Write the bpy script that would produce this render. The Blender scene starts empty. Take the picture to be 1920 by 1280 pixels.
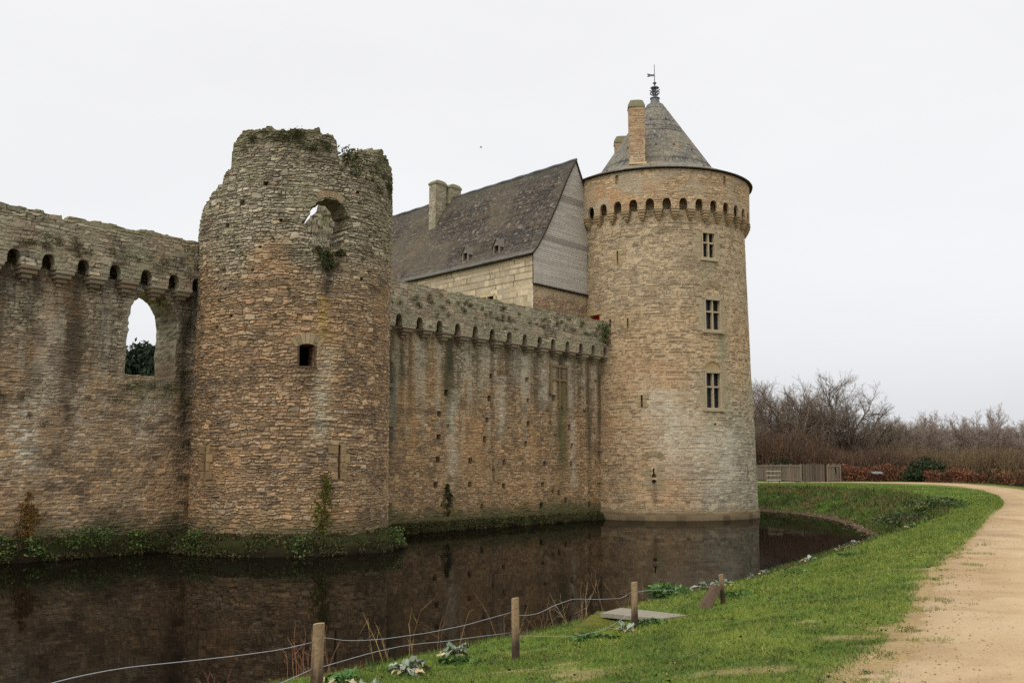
import bpy, math
import numpy as np
from mathutils import Matrix, Vector

scene = bpy.context.scene
C = scene.collection
R = math.radians
rng = np.random.default_rng(7)

# ------------------------------------------------------------------ camera
cd = bpy.data.cameras.new('camera')
cd.sensor_width = 36.0
cd.lens = 1867.0 / 1920.0 * 36.0
cd.clip_start = 0.1
cd.clip_end = 3000
cam = bpy.data.objects.new('camera', cd)
C.objects.link(cam)
cam.location = (0, 0, 1.7)
cam.rotation_euler = (R(90) + math.atan(233.0 / 1867.0), 0, 0)
scene.camera = cam

# ------------------------------------------------------------------ light
SUN_EL, SUN_AZ = 52.0, 215.0      # azimuth clockwise from +Y: sun behind the camera to the left
w = bpy.data.worlds.new('World')
scene.world = w
w.use_nodes = True
nt = w.node_tree
nt.nodes.clear()
N = nt.nodes.new
out = N('ShaderNodeOutputWorld')
sky = N('ShaderNodeTexSky')
sky.sky_type = 'NISHITA'
sky.sun_disc = False
sky.sun_elevation = R(SUN_EL)
sky.sun_rotation = R(SUN_AZ)
sky.air_density = 1.0
sky.dust_density = 6.0
hs = N('ShaderNodeHueSaturation')
hs.inputs['Saturation'].default_value = 0.12
nt.links.new(sky.outputs[0], hs.inputs['Color'])
bg1 = N('ShaderNodeBackground')
bg1.inputs['Strength'].default_value = 0.05
nt.links.new(hs.outputs[0], bg1.inputs['Color'])
# the cloud deck: a pale overcast dome, brighter towards the zenith
tc = N('ShaderNodeTexCoord')
sx = N('ShaderNodeSeparateXYZ')
nt.links.new(tc.outputs['Generated'], sx.inputs[0])
cr = N('ShaderNodeValToRGB')
els = cr.color_ramp.elements
els[0].position = 0.0
els[0].color = (0.70, 0.712, 0.735, 1)
els[1].position = 1.0
els[1].color = (1.0, 1.0, 1.0, 1)
e = els.new(0.22)
e.color = (0.745, 0.75, 0.765, 1)
e = els.new(0.45)
e.color = (0.775, 0.777, 0.787, 1)
nt.links.new(sx.outputs['Z'], cr.inputs[0])
mp = N('ShaderNodeMapping')
mp.inputs['Scale'].default_value = (1.2, 1.2, 3.5)
nt.links.new(tc.outputs['Generated'], mp.inputs[0])
nz = N('ShaderNodeTexNoise')
nz.inputs['Scale'].default_value = 1.6
nz.inputs['Detail'].default_value = 4
nt.links.new(mp.outputs[0], nz.inputs[0])
mr = N('ShaderNodeMapRange')
mr.inputs[1].default_value = 0.3
mr.inputs[2].default_value = 0.7
mr.inputs[3].default_value = 0.955
mr.inputs[4].default_value = 1.03
nt.links.new(nz.outputs[0], mr.inputs[0])
bg2 = N('ShaderNodeBackground')
nt.links.new(cr.outputs[0], bg2.inputs['Color'])
nt.links.new(mr.outputs[0], bg2.inputs['Strength'])
ad = N('ShaderNodeAddShader')
nt.links.new(bg1.outputs[0], ad.inputs[0])
nt.links.new(bg2.outputs[0], ad.inputs[1])
nt.links.new(ad.outputs[0], out.inputs[0])

sl = bpy.data.lights.new('sun', 'SUN')
sl.energy = 0.6
sl.angle = R(35)
sl.color = (1.0, 0.95, 0.88)
so = bpy.data.objects.new('sun', sl)
C.objects.link(so)
el, az = R(SUN_EL), R(SUN_AZ)
sd = Vector((math.sin(az) * math.cos(el), math.cos(az) * math.cos(el), math.sin(el)))
so.rotation_euler = (-sd).to_track_quat('-Z', 'Y').to_euler()
so.location = (0, -10, 40)

vs = scene.view_settings
vs.view_transform = 'Standard'
vs.look = 'None'
vs.exposure = 0.0
vs.gamma = 1.0
vs.use_curve_mapping = False
scene.cycles.use_denoising = False
scene.cycles.max_bounces = 6
scene.cycles.diffuse_bounces = 3
scene.cycles.glossy_bounces = 3

# ------------------------------------------------------------------ numeric helpers


def hsh(a, b, seed=0):
    a = np.asarray(a).astype(np.int64)
    b = np.asarray(b).astype(np.int64)
    x = (a * 374761393 + b * 668265263 + seed * 974711 + 12345) & 0xffffffff
    x = ((x ^ (x >> 13)) * 1274126177) & 0xffffffff
    x = ((x ^ (x >> 16)) * 2246822519) & 0xffffffff
    x = x ^ (x >> 15)
    return (x & 0xffffff) / float(0xffffff)


def vn(x, y, seed=0):
    x = np.asarray(x, float)
    y = np.asarray(y, float)
    xi = np.floor(x)
    yi = np.floor(y)
    fx = x - xi
    fy = y - yi
    fx = fx * fx * (3 - 2 * fx)
    fy = fy * fy * (3 - 2 * fy)
    a = hsh(xi, yi, seed)
    b = hsh(xi + 1, yi, seed)
    c = hsh(xi, yi + 1, seed)
    d = hsh(xi + 1, yi + 1, seed)
    return (a * (1 - fx) + b * fx) * (1 - fy) + (c * (1 - fx) + d * fx) * fy


def fbm(x, y, seed=0, o=4):
    s = 0
    a = 0.5
    t = 0
    for i in range(o):
        s = s + a * vn(x * 2 ** i + 17 * i, y * 2 ** i - 9 * i, seed + i)
        t += a
        a *= 0.5
    return s / t


def sst(a, b, x):
    t = np.clip((x - a) / (b - a), 0, 1)
    return t * t * (3 - 2 * t)


def lin(r, g, b, k=1.0):
    f = lambda c: (c / 12.92 if c <= 0.04045 else ((c + 0.055) / 1.055) ** 2.4)
    return np.array([f(r / 255.), f(g / 255.), f(b / 255.)]) / k


def mix(c, rgb, m):
    m = np.clip(m, 0, 1)[..., None]
    return c * (1 - m) + np.asarray(rgb) * m


# ------------------------------------------------------------------ mesh helpers


def mesh(name, V, quads=None, tris=None, col=None, smooth=False):
    V = np.asarray(V, np.float32).reshape(-1, 3)
    me = bpy.data.meshes.new(name)
    q = np.zeros((0, 4), np.int32) if quads is None else np.asarray(quads, np.int32).reshape(-1, 4)
    t = np.zeros((0, 3), np.int32) if tris is None else np.asarray(tris, np.int32).reshape(-1, 3)
    me.vertices.add(len(V))
    me.vertices.foreach_set('co', V.ravel())
    nl = q.size + t.size
    me.loops.add(nl)
    me.loops.foreach_set('vertex_index', np.concatenate([q.ravel(), t.ravel()]).astype(np.int32))
    npoly = len(q) + len(t)
    me.polygons.add(npoly)
    st = np.concatenate([np.arange(len(q)) * 4, q.size + np.arange(len(t)) * 3]).astype(np.int32)
    me.polygons.foreach_set('loop_start', st)
    me.polygons.foreach_set('loop_total', np.concatenate([np.full(len(q), 4), np.full(len(t), 3)]).astype(np.int32))
    me.polygons.foreach_set('use_smooth', np.full(npoly, smooth, dtype=bool))
    if col is not None:
        col = np.asarray(col, np.float32)
        if col.ndim == 1:
            col = np.tile(col, (len(V), 1))
        a = me.color_attributes.new('Col', 'FLOAT_COLOR', 'POINT')
        c4 = np.ones((len(V), 4), np.float32)
        c4[:, :3] = col
        a.data.foreach_set('color', c4.ravel())
    me.update(calc_edges=True)
    return me


class MB:
    """collects pieces that become ONE mesh object"""

    def __init__(s):
        s.V, s.Q, s.T, s.Cc, s.n = [], [], [], [], 0

    def add(s, V, quads=None, tris=None, col=(1, 1, 1)):
        V = np.asarray(V, float).reshape(-1, 3)
        col = np.asarray(col, float)
        if col.ndim == 1:
            col = np.tile(col, (len(V), 1))
        s.V.append(V)
        s.Cc.append(col)
        if quads is not None and len(quads):
            s.Q.append(np.asarray(quads).reshape(-1, 4) + s.n)
        if tris is not None and len(tris):
            s.T.append(np.asarray(tris).reshape(-1, 3) + s.n)
        s.n += len(V)
        return s

    def box(s, o, ax, ay, az, col=(1, 1, 1), j=0.0):
        """box from centre o with half-axis vectors"""
        o, ax, ay, az = [np.asarray(k, float) for k in (o, ax, ay, az)]
        V = [o + a * ax + b * ay + c * az for c in (-1, 1) for a, b in ((-1, -1), (1, -1), (1, 1), (-1, 1))]
        V = np.array(V)
        if j:
            V = V + rng.normal(0, j, V.shape)
        return s.add(V, [[0, 3, 2, 1], [4, 5, 6, 7], [0, 1, 5, 4], [1, 2, 6, 5], [2, 3, 7, 6], [3, 0, 4, 7]], None, col)

    def grid(s, P, col=(1, 1, 1), mask=None):
        """P: (nu,nv,3)"""
        nu, nv = P.shape[:2]
        idx = np.arange(nu * nv).reshape(nu, nv)
        q = np.stack([idx[:-1, :-1], idx[1:, :-1], idx[1:, 1:], idx[:-1, 1:]], -1)
        q = q[mask] if mask is not None else q.reshape(-1, 4)
        col = np.asarray(col, float)
        if col.ndim == 3:
            col = col.reshape(-1, 3)
        return s.add(P.reshape(-1, 3), q, None, col)

    def lathe(s, prof, c=(0, 0), n=24, col=(1, 1, 1), a0=0, a1=2 * math.pi):
        th = np.linspace(a0, a1, n + 1)
        pr = np.asarray(prof, float)
        P = np.zeros((n + 1, len(pr), 3))
        P[..., 0] = c[0] + np.outer(np.sin(th), pr[:, 0])
        P[..., 1] = c[1] - np.outer(np.cos(th), pr[:, 0])
        P[..., 2] = pr[:, 1][None, :]
        return s.grid(P, col)

    def tubes(s, P0, P1, R0, R1, k=4, col=(1, 1, 1)):
        P0 = np.asarray(P0, float)
        P1 = np.asarray(P1, float)
        d = P1 - P0
        d = d / (np.linalg.norm(d, axis=1, keepdims=True) + 1e-9)
        ref = np.where(np.abs(d[:, 2:3]) > 0.9, np.array([[1., 0, 0]]), np.array([[0, 0, 1.]]))
        a = np.cross(d, ref)
        a /= np.linalg.norm(a, axis=1, keepdims=True) + 1e-9
        b = np.cross(d, a)
        n = len(P0)
        V = np.zeros((n, 2, k, 3))
        for i in range(k):
            t = 2 * math.pi * i / k
            o = a * math.cos(t) + b * math.sin(t)
            V[:, 0, i] = P0 + o * np.asarray(R0).reshape(-1, 1)
            V[:, 1, i] = P1 + o * np.asarray(R1).reshape(-1, 1)
        base = np.arange(n)[:, None] * 2 * k
        qs = []
        for i in range(k):
            j = (i + 1) % k
            qs.append(np.concatenate([base + i, base + j, base + k + j, base + k + i], 1))
        col = np.asarray(col, float)
        if col.ndim == 2:
            col = np.repeat(col, 2 * k, axis=0)
        return s.add(V.reshape(-1, 3), np.concatenate(qs), None, col)

    def path(s, pts, rad, k=6, col=(1, 1, 1), cap=True):
        """one continuous tube along pts"""
        pts = np.asarray(pts, float)
        n = len(pts)
        rad = np.broadcast_to(np.asarray(rad, float), (n,))
        t = np.gradient(pts, axis=0)
        t /= np.linalg.norm(t, axis=1, keepdims=True) + 1e-9
        ref = np.array([0.31, 0.17, 0.93]) if abs(t[0][2]) < 0.8 else np.array([0.9, 0.3, 0.1])
        a = np.cross(t, ref)
        a /= np.linalg.norm(a, axis=1, keepdims=True) + 1e-9
        b = np.cross(t, a)
        P = np.zeros((n, k + 1, 3))
        for i in range(k + 1):
            an = 2 * math.pi * i / k
            P[:, i] = pts + (a * math.cos(an) + b * math.sin(an)) * rad[:, None]
        s.grid(P, col)
        if cap:
            for e in (0, n - 1):
                ring = P[e, :k]
                V = np.vstack([ring, pts[e:e + 1]])
                s.add(V, None, [[i, (i + 1) % k, k] for i in range(k)], col)
        return s

    def leaves(s, Cn, size, col, aspect=0.55, up=None, fold=True):
        """small pointed leaves (two tris each) with random orientation"""
        Cn = np.asarray(Cn, float)
        n = len(Cn)
        size = np.broadcast_to(np.asarray(size, float), (n,))
        d = rng.normal(0, 1, (n, 3))
        if up is not None:
            d = d + np.asarray(up)
        d /= np.linalg.norm(d, axis=1, keepdims=True) + 1e-9
        e = rng.normal(0, 1, (n, 3))
        a = np.cross(d, e)
        a /= np.linalg.norm(a, axis=1, keepdims=True) + 1e-9
        h = size[:, None]
        V = np.zeros((n, 4, 3))
        V[:, 0] = Cn - d * h * .5
        V[:, 1] = Cn + a * h * aspect * .5
        V[:, 2] = Cn + d * h * .5
        V[:, 3] = Cn - a * h * aspect * .5
        b = np.arange(n)[:, None] * 4
        col = np.asarray(col, float)
        if col.ndim == 2:
            col = np.repeat(col, 4, axis=0)
        return s.add(V.reshape(-1, 3), np.concatenate([b, b + 1, b + 2, b + 3], 1), None, col)

    def me(s, name, smooth=False):
        V = np.concatenate(s.V)
        return mesh(name, V, np.concatenate(s.Q) if s.Q else None, np.concatenate(s.T) if s.T else None,
                    np.concatenate(s.Cc), smooth)

    def build(s, name, mat, parent=None, smooth=False, world=True):
        return obj(name, s.me(name, smooth), mat, parent, world)


def obj(name, me, mat, parent=None, world=True):
    o = bpy.data.objects.new(name, me)
    if mat is not None:
        me.materials.append(mat)
    C.objects.link(o)
    if parent is not None:
        o.parent = parent
        if world:
            p = parent
            loc = Vector((0, 0, 0))
            while p is not None:
                loc += p.location
                if p.parent is not None:
                    break
                p = p.parent
            o.matrix_parent_inverse = Matrix.Translation(-parent['base']) if 'base' in parent else Matrix.Identity(4)
    return o


def tag(o, label=None, cat=None, group=None, kind=None):
    if label:
        o['label'] = label
    if cat:
        o['category'] = cat
    if group:
        o['group'] = group
    if kind:
        o['kind'] = kind
    return o


BASES = {}


def thing(name, loc, label, cat, group=None):
    o = bpy.data.objects.new(name, None)
    o.empty_display_size = 0.3
    C.objects.link(o)
    o.location = loc
    BASES[o.name] = Vector(loc)
    tag(o, label, cat, group)
    return o


def part(name, me, mat, parent):
    """a part whose mesh is in world coordinates, under a thing (or under one of its parts)"""
    o = bpy.data.objects.new(name, me)
    if mat is not None and len(me.materials) == 0:
        me.materials.append(mat)
    C.objects.link(o)
    o.parent = parent
    if parent.name in BASES:
        o.matrix_parent_inverse = Matrix.Translation(-BASES[parent.name])
    return o


def copy_thing(root, loc, rz=0, sc=(1, 1, 1), label=None):
    r = root.copy()
    C.objects.link(r)
    r.location = loc
    r.rotation_euler = (0, 0, rz)
    r.scale = sc
    if label:
        r['label'] = label
    for ch in list(root.children):
        c = ch.copy()
        C.objects.link(c)
        c.parent = r
    return r


# ------------------------------------------------------------------ materials


def material(name, rough=0.9, col=None, attr=False, n1=(3.0, 0.25), n2=(30.0, 0.25), bump=0.3, bscale=40.0, bdist=0.02,
             spec=0.25, metallic=0.0, gain=None):
    m = bpy.data.materials.new(name)
    m.use_nodes = True
    t = m.node_tree
    b = t.nodes['Principled BSDF']
    b.inputs['Roughness'].default_value = rough
    b.inputs['Metallic'].default_value = metallic
    b.inputs['Specular IOR Level'].default_value = spec
    g = t.nodes.new('ShaderNodeNewGeometry')
    if attr:
        a = t.nodes.new('ShaderNodeAttribute')
        a.attribute_name = 'Col'
        src = a.outputs['Color']
    else:
        a = t.nodes.new('ShaderNodeRGB')
        a.outputs[0].default_value = (*col, 1)
        src = a.outputs[0]
    for sc, amt in (n1, n2):
        if amt <= 0:
            continue
        nz = t.nodes.new('ShaderNodeTexNoise')
        nz.inputs['Scale'].default_value = sc
        nz.inputs['Detail'].default_value = 5
        nz.inputs['Roughness'].default_value = 0.65
        t.links.new(g.outputs['Position'], nz.inputs['Vector'])
        r = t.nodes.new('ShaderNodeMapRange')
        r.inputs[1].default_value = 0.25
        r.inputs[2].default_value = 0.75
        r.inputs[3].default_value = 1 - amt
        r.inputs[4].default_value = 1 + amt
        t.links.new(nz.outputs[0], r.inputs[0])
        mx = t.nodes.new('ShaderNodeVectorMath')
        mx.operation = 'MULTIPLY'
        t.links.new(src, mx.inputs[0])
        t.links.new(r.outputs[0], mx.inputs[1])
        src = mx.outputs[0]
    if gain is not None:
        mx = t.nodes.new('ShaderNodeVectorMath')
        mx.operation = 'MULTIPLY'
        t.links.new(src, mx.inputs[0])
        mx.inputs[1].default_value = gain
        src = mx.outputs[0]
    t.links.new(src, b.inputs['Base Color'])
    if bump > 0:
        nz = t.nodes.new('ShaderNodeTexNoise')
        nz.inputs['Scale'].default_value = bscale
        nz.inputs['Detail'].default_value = 5
        t.links.new(g.outputs['Position'], nz.inputs['Vector'])
        bp = t.nodes.new('ShaderNodeBump')
        bp.inputs['Strength'].default_value = bump
        bp.inputs['Distance'].default_value = bdist
        t.links.new(nz.outputs[0], bp.inputs['Height'])
        t.links.new(bp.outputs[0], b.inputs['Normal'])
    return m


M_STONE = material('rubble masonry', 0.95, attr=True, n1=(0.9, 0.12), n2=(22.0, 0.42), bump=0.6, bscale=28, bdist=0.03, spec=0.1)
M_SLATE = material('weathered slate', 0.8, attr=True, n1=(1.3, 0.14), n2=(11.0, 0.25), bump=0.3, bscale=30, spec=0.25)
M_TRIM = material('dressed stone', 0.92, attr=True, n1=(2.0, 0.12), n2=(22.0, 0.16), bump=0.25, bscale=30, spec=0.12, gain=(.66, .66, .64))
M_WOOD = material('weathered wood', 0.9, attr=True, n1=(4.0, 0.15), n2=(26.0, 0.28), bump=0.4, bscale=40, spec=0.15, gain=(.80, .79, .78))
M_LEAF = material('leaves', 0.7, attr=True, n1=(0.8, 0.15), n2=(9.0, 0.2), bump=0, spec=0.2)
M_TWIG = material('bark and twigs', 0.95, attr=True, n1=(0.5, 0.12), n2=(12.0, 0.15), bump=0, spec=0.1)
M_GROUND = material('turf and soil', 0.95, attr=True, n1=(1.6, 0.22), n2=(24.0, 0.38), bump=0.6, bscale=34, bdist=0.03, spec=0.1)
M_PATH = material('sandy path', 0.95, attr=True, n1=(0.9, 0.08), n2=(34.0, 0.17), bump=0.5, bscale=70, bdist=0.012, spec=0.1)
M_LEAD = material('lead', 0.5, col=(0.13, 0.135, 0.15), bump=0.1, spec=0.5)
M_DARKWOOD = material('dark timber', 0.9, col=(0.035, 0.028, 0.022), bump=0.2)
M_IRON = material('dark iron', 0.6, col=(0.04, 0.038, 0.036), bump=0.1, metallic=0.3)
M_GRILLE = material('rusty grille', 0.7, col=(0.16, 0.14, 0.12), bump=0, metallic=0.2)
M_WIRE = material('galvanised wire', 0.35, col=(0.42, 0.43, 0.45), n1=(6, .1), n2=(60, .15), bump=0, metallic=0.7, spec=0.5)
M_RED = material('red painted door', 0.6, col=(0.30, 0.012, 0.014), n1=(3, .1), n2=(18, .15), bump=0.1)
M_GLASS = material('old window glass', 0.12, col=(0.026, 0.029, 0.037), n1=(1.5, .2), n2=(9, .1), bump=0.15, bscale=5, bdist=.01, spec=0.5)

mw = bpy.data.materials.new('moat water')
mw.use_nodes = True
t = mw.node_tree
t.nodes.remove(t.nodes['Principled BSDF'])
g = t.nodes.new('ShaderNodeNewGeometry')
n1 = t.nodes.new('ShaderNodeTexNoise')
n1.inputs['Scale'].default_value = 0.9
n1.inputs['Detail'].default_value = 3
t.links.new(g.outputs['Position'], n1.inputs['Vector'])
bp = t.nodes.new('ShaderNodeBump')
bp.inputs['Strength'].default_value = 0.06
bp.inputs['Distance'].default_value = 0.05
t.links.new(n1.outputs[0], bp.inputs['Height'])
fr_ = t.nodes.new('ShaderNodeFresnel')
fr_.inputs['IOR'].default_value = 1.333
t.links.new(bp.outputs[0], fr_.inputs['Normal'])
mu = t.nodes.new('ShaderNodeMath')
mu.operation = 'MULTIPLY'
mu.inputs[1].default_value = 0.56          # peat brown film: weaker mirror than clean water
t.links.new(fr_.outputs[0], mu.inputs[0])
df = t.nodes.new('ShaderNodeBsdfDiffuse')
df.inputs['Color'].default_value = (0.0065, 0.005, 0.0035, 1)
gl = t.nodes.new('ShaderNodeBsdfGlossy')
gl.inputs['Roughness'].default_value = 0.02
t.links.new(bp.outputs[0], gl.inputs['Normal'])
mxs = t.nodes.new('ShaderNodeMixShader')
t.links.new(mu.outputs[0], mxs.inputs[0])
t.links.new(df.outputs[0], mxs.inputs[1])
t.links.new(gl.outputs[0], mxs.inputs[2])
t.links.new(mxs.outputs[0], t.nodes['Material Output'].inputs[0])
M_WATER = mw

# ------------------------------------------------------------------ castle frame
WA = np.array([-18.35, 34.79])
WD = np.array([0.6357, 0.7720])
WD = WD / np.linalg.norm(WD)
WN = np.array([-WD[1], WD[0]])          # towards the courtyard
C1 = np.array([-9.42, 42.8])            # ruined tower
C0 = np.array([10.343, 69.346])         # great tower
WZ = -1.7                               # water level


def wp(u, s):
    """plan point: u along the curtain wall, s towards the courtyard"""
    u = np.asarray(u, float)
    s = np.asarray(s, float)
    return WA[0] + u * WD[0] + s * WN[0], WA[1] + u * WD[1] + s * WN[1]


# ------------------------------------------------------------------ masonry


def stones(u, v, ch, cl, seed, irr=1.0):
    wu = u + irr * ((vn(u * 4, v * 4, seed + 50) - .5) * .12 + (vn(u * 9, v * 9, seed + 53) - .5) * .05)
    wv = v + irr * ((vn(u * .4, v * .5, seed + 51) - .5) * .16 + (vn(u * 3.1, v * 3.6, seed + 52) - .5) * .11 + (vn(u * 7.5, v * 8, seed + 54) - .5) * .045)
    r0 = np.random.default_rng(seed)
    hts = ch * r0.uniform(.6, 1.45, 4000)
    bd = -6 + np.concatenate([[0], np.cumsum(hts)])
    row = np.clip(np.searchsorted(bd, wv) - 1, 0, 3999)
    cr_ = cl * (.65 + .8 * hsh(row, row * 0, seed + 1))
    uu = wu / cr_ + hsh(row, row * 0 + 3, seed + 2) * 97
    k = np.floor(uu)
    jb = lambda kk: kk + .62 * (hsh(kk, row, seed + 3) - .5)
    k = np.where(uu < jb(k), k - 1, np.where(uu >= jb(k + 1), k + 1, k))
    du = np.minimum(uu - jb(k), jb(k + 1) - uu) * cr_
    dv = np.minimum(wv - bd[row], bd[row + 1] - wv)
    if irr > .5:
        # here and there one block takes the height of two courses
        rw2 = row // 2
        cu_ = wu / (cl * 1.5) + hsh(rw2, rw2 * 0 + 5, seed + 61) * 31
        cc_ = np.floor(cu_)
        big = hsh(cc_, rw2, seed + 62) > .84
        fe = np.minimum(cu_ - cc_, cc_ + 1 - cu_) * cl * 1.5
        dv2 = np.minimum(wv - bd[np.minimum(rw2 * 2, 4000)], bd[np.minimum(rw2 * 2 + 2, 4000)] - wv)
        du = np.where(big, fe, du)
        dv = np.where(big, dv2, dv)
        k = np.where(big, cc_ + 5000, k)
        row = np.where(big, rw2 + 9000, row)
    du = np.maximum(du, 1e-4)
    dv = np.maximum(dv, 1e-4)
    d = (du ** -3 + dv ** -3) ** (-1 / 3.)
    return d, hsh(k, row, seed + 4), hsh(k, row, seed + 5), hsh(k, row, seed + 6)


def inpoly(x, y, poly):
    c = np.zeros(np.shape(x), bool)
    n = len(poly)
    for i in range(n):
        x0, y0 = poly[i]
        x1, y1 = poly[(i + 1) % n]
        if y0 == y1:
            continue
        cond = ((y0 > y) != (y1 > y)) & (x < (x1 - x0) * (y - y0) / (y1 - y0) + x0)
        c ^= cond
    return c


def densify(poly, step, closed=True):
    poly = [np.asarray(p, float) for p in poly]
    o = []
    m = len(poly) if closed else len(poly) - 1
    for i in range(m):
        a, b_ = poly[i], poly[(i + 1) % len(poly)]
        k = max(1, int(np.ceil(np.linalg.norm(b_ - a) / step)))
        for j in range(k):
            o.append(a + (b_ - a) * j / k)
    if not closed:
        o.append(poly[-1])
    return np.array(o)


def nearest_on(poly, P, closed=True):
    best = np.full(len(P), 1e9)
    res = P.copy()
    m = len(poly) if closed else len(poly) - 1
    for i in range(m):
        a = poly[i]
        b_ = poly[(i + 1) % len(poly)]
        ab = b_ - a
        tt = np.clip(((P - a) @ ab) / (ab @ ab + 1e-12), 0, 1)
        q = a + tt[:, None] * ab
        dd = np.linalg.norm(P - q, axis=1)
        k = dd < best
        best[k] = dd[k]
        res[k] = q[k]
    return res


def rect(u0, u1, v0, v1):
    return [(u0, v0), (u1, v0), (u1, v1), (u0, v1)]


def gothic(uc, wd, vb, vs_, va):
    """pointed arch outline, open at the bottom: left foot .. apex .. right foot"""
    h = wd / 2
    L = [(uc - h, vb), (uc - h, vs_)]
    for k in range(1, 5):
        f = k / 5.
        L.append((uc - h * math.cos(f * math.pi / 2 * .93) ** .9, vs_ + (va - vs_) * math.sin(f * math.pi / 2)))
    Rr = [(2 * uc - p[0], p[1]) for p in L[::-1]]
    return L + [(uc, va)] + Rr


def panel(U, V, mapf, ch, cl, seed, amp, colf, irr=1.0, holes=(), topf=None, bulge=0.03, rimd=0, backv=None, mb=None, tone=(.86, .72)):
    """a sheet of masonry with every stone as relief; holes = (poly, depth, closed_outline, back)"""
    mb = mb or MB()
    uu, vv = np.meshgrid(np.asarray(U, float), np.asarray(V, float), indexing='ij')
    if topf is not None:
        T = topf(np.asarray(U, float))
        vv = np.minimum(vv, T[:, None])
    uf, vf = uu.ravel().copy(), vv.ravel().copy()
    nu, nv = uu.shape
    idx = np.arange(nu * nv).reshape(nu, nv)
    q = np.stack([idx[:-1, :-1], idx[1:, :-1], idx[1:, 1:], idx[:-1, 1:]], -1).reshape(-1, 4)
    cu = uf[q].mean(1)
    cv = vf[q].mean(1)
    keep = np.ones(len(q), bool)
    if topf is not None:
        keep &= (vf[q].max(1) - vf[q].min(1)) > 1e-6
    flat = np.zeros(len(uf), bool)
    for hl in holes:
        poly, depth, closed, back = hl
        P = np.array(poly, float)
        bb = (cu > P[:, 0].min() - .3) & (cu < P[:, 0].max() + .3) & (cv > P[:, 1].min() - .3) & (cv < P[:, 1].max() + .3)
        ins = np.zeros(len(q), bool)
        ii = np.where(bb)[0]
        ins[ii] = inpoly(cu[ii], cv[ii], poly)
        keep &= ~ins
        vin = np.unique(q[ins])
        ko = bb & keep
        vk = np.unique(q[ko])
        sh = np.intersect1d(vin, vk)
        if len(sh):
            pr = nearest_on(P, np.stack([uf[sh], vf[sh]], 1), closed)
            uf[sh] = pr[:, 0]
            vf[sh] = pr[:, 1]
            flat[sh] = True
    d, r1, r2, r3 = stones(uf, vf, ch, cl, seed, irr)
    prof = np.clip(d / .035, 0, 1) ** .7
    h = amp * prof * (.45 + .75 * r2) + (fbm(uf * 9, vf * 9, seed + 9, 3) - .5) * amp * .7
    h = h + (fbm(uf * .5, vf * .5, seed + 20, 3) - .5) * bulge
    h[flat] = amp * .5
    colf0 = colf
    colf = lambda *a: grade(colf0(*a), tone)
    col = colf(uf, vf, d, r1, r2, r3)
    Pp = mapf(uf, vf, h)
    mb.add(Pp, q[keep], None, col)
    # reveals
    for hl in holes:
        poly, depth, closed, back = hl
        if not depth:
            continue
        o = densify(poly, .09, closed)
        if closed:
            o = np.vstack([o, o[:1]])
        ks = max(2, int(abs(depth) / .14) + 1)
        hh = np.linspace(amp * .5 + .002, -depth, ks)
        G = np.zeros((len(o), ks, 3))
        GC = np.zeros((len(o), ks, 3))
        per = np.concatenate([[0], np.cumsum(np.linalg.norm(np.diff(o, axis=0), axis=1))])
        for k in range(ks):
            d2, a1, a2, a3 = stones(hh[k] + per * 0 + 3, per, ch, cl, seed + 31, irr)
            jit = (a2 - .5) * .03 if k > 0 else 0
            cen = o.mean(0)
            oo = o + (o - cen) / (np.linalg.norm(o - cen, axis=1, keepdims=True) + 1e-6) * np.reshape(jit, (-1, 1))
            G[:, k] = mapf(oo[:, 0], oo[:, 1], np.full(len(o), hh[k]))
            GC[:, k] = colf(oo[:, 0], oo[:, 1], d2, a1, a2, a3)
        mb.grid(G, GC)
        if back:
            ring = G[:-1, -1]
            c_ = ring.mean(0, keepdims=True)
            n_ = len(ring)
            mb.add(np.vstack([ring, c_]), None, [[i, (i + 1) % n_, n_] for i in range(n_)], GC[:, -1].mean(0))
    if rimd:
        Uu = np.asarray(U, float)
        T = vv[:, -1]
        hh0 = h.reshape(nu, nv)[:, -1]
        rows = [(hh0, T), (np.full(nu, -rimd * .5), T + .03 * (hsh(np.arange(nu) // 4, np.arange(nu) * 0, seed) - .3)),
                (np.full(nu, -rimd), T), (np.full(nu, -rimd), (T - .12) if backv == 'top' else np.full(nu, backv if backv is not None else 0))]
        G = np.zeros((nu, 4, 3))
        GC = np.zeros((nu, 4, 3))
        for k, (a_, z_) in enumerate(rows):
            G[:, k] = mapf(Uu, z_, a_)
            GC[:, k] = colf(Uu, np.minimum(z_, T), np.full(nu, .05), hsh(np.arange(nu) // 6, np.arange(nu) * 0 + k, 3), np.full(nu, .5), np.full(nu, .5))
        mb.grid(G, GC)
    return mb


def grade(c, tone):
    """tone = (gain, saturation)"""
    l = (c @ np.array([.3, .55, .15]))[..., None]
    return (l + (c - l) * tone[1]) * tone[0] * np.array([1.0, .968, .88])


def even(c, cols, k):
    return c * (1 - k) + np.mean(np.array(cols), 0) * k * (c.mean(-1, keepdims=True) / c.mean()) ** .6


def palette(r1, cols, wts):
    cw = np.cumsum(wts) / np.sum(wts)
    i = np.clip(np.searchsorted(cw, r1), 0, len(cols) - 1)
    return np.array(cols)[i]


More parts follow.
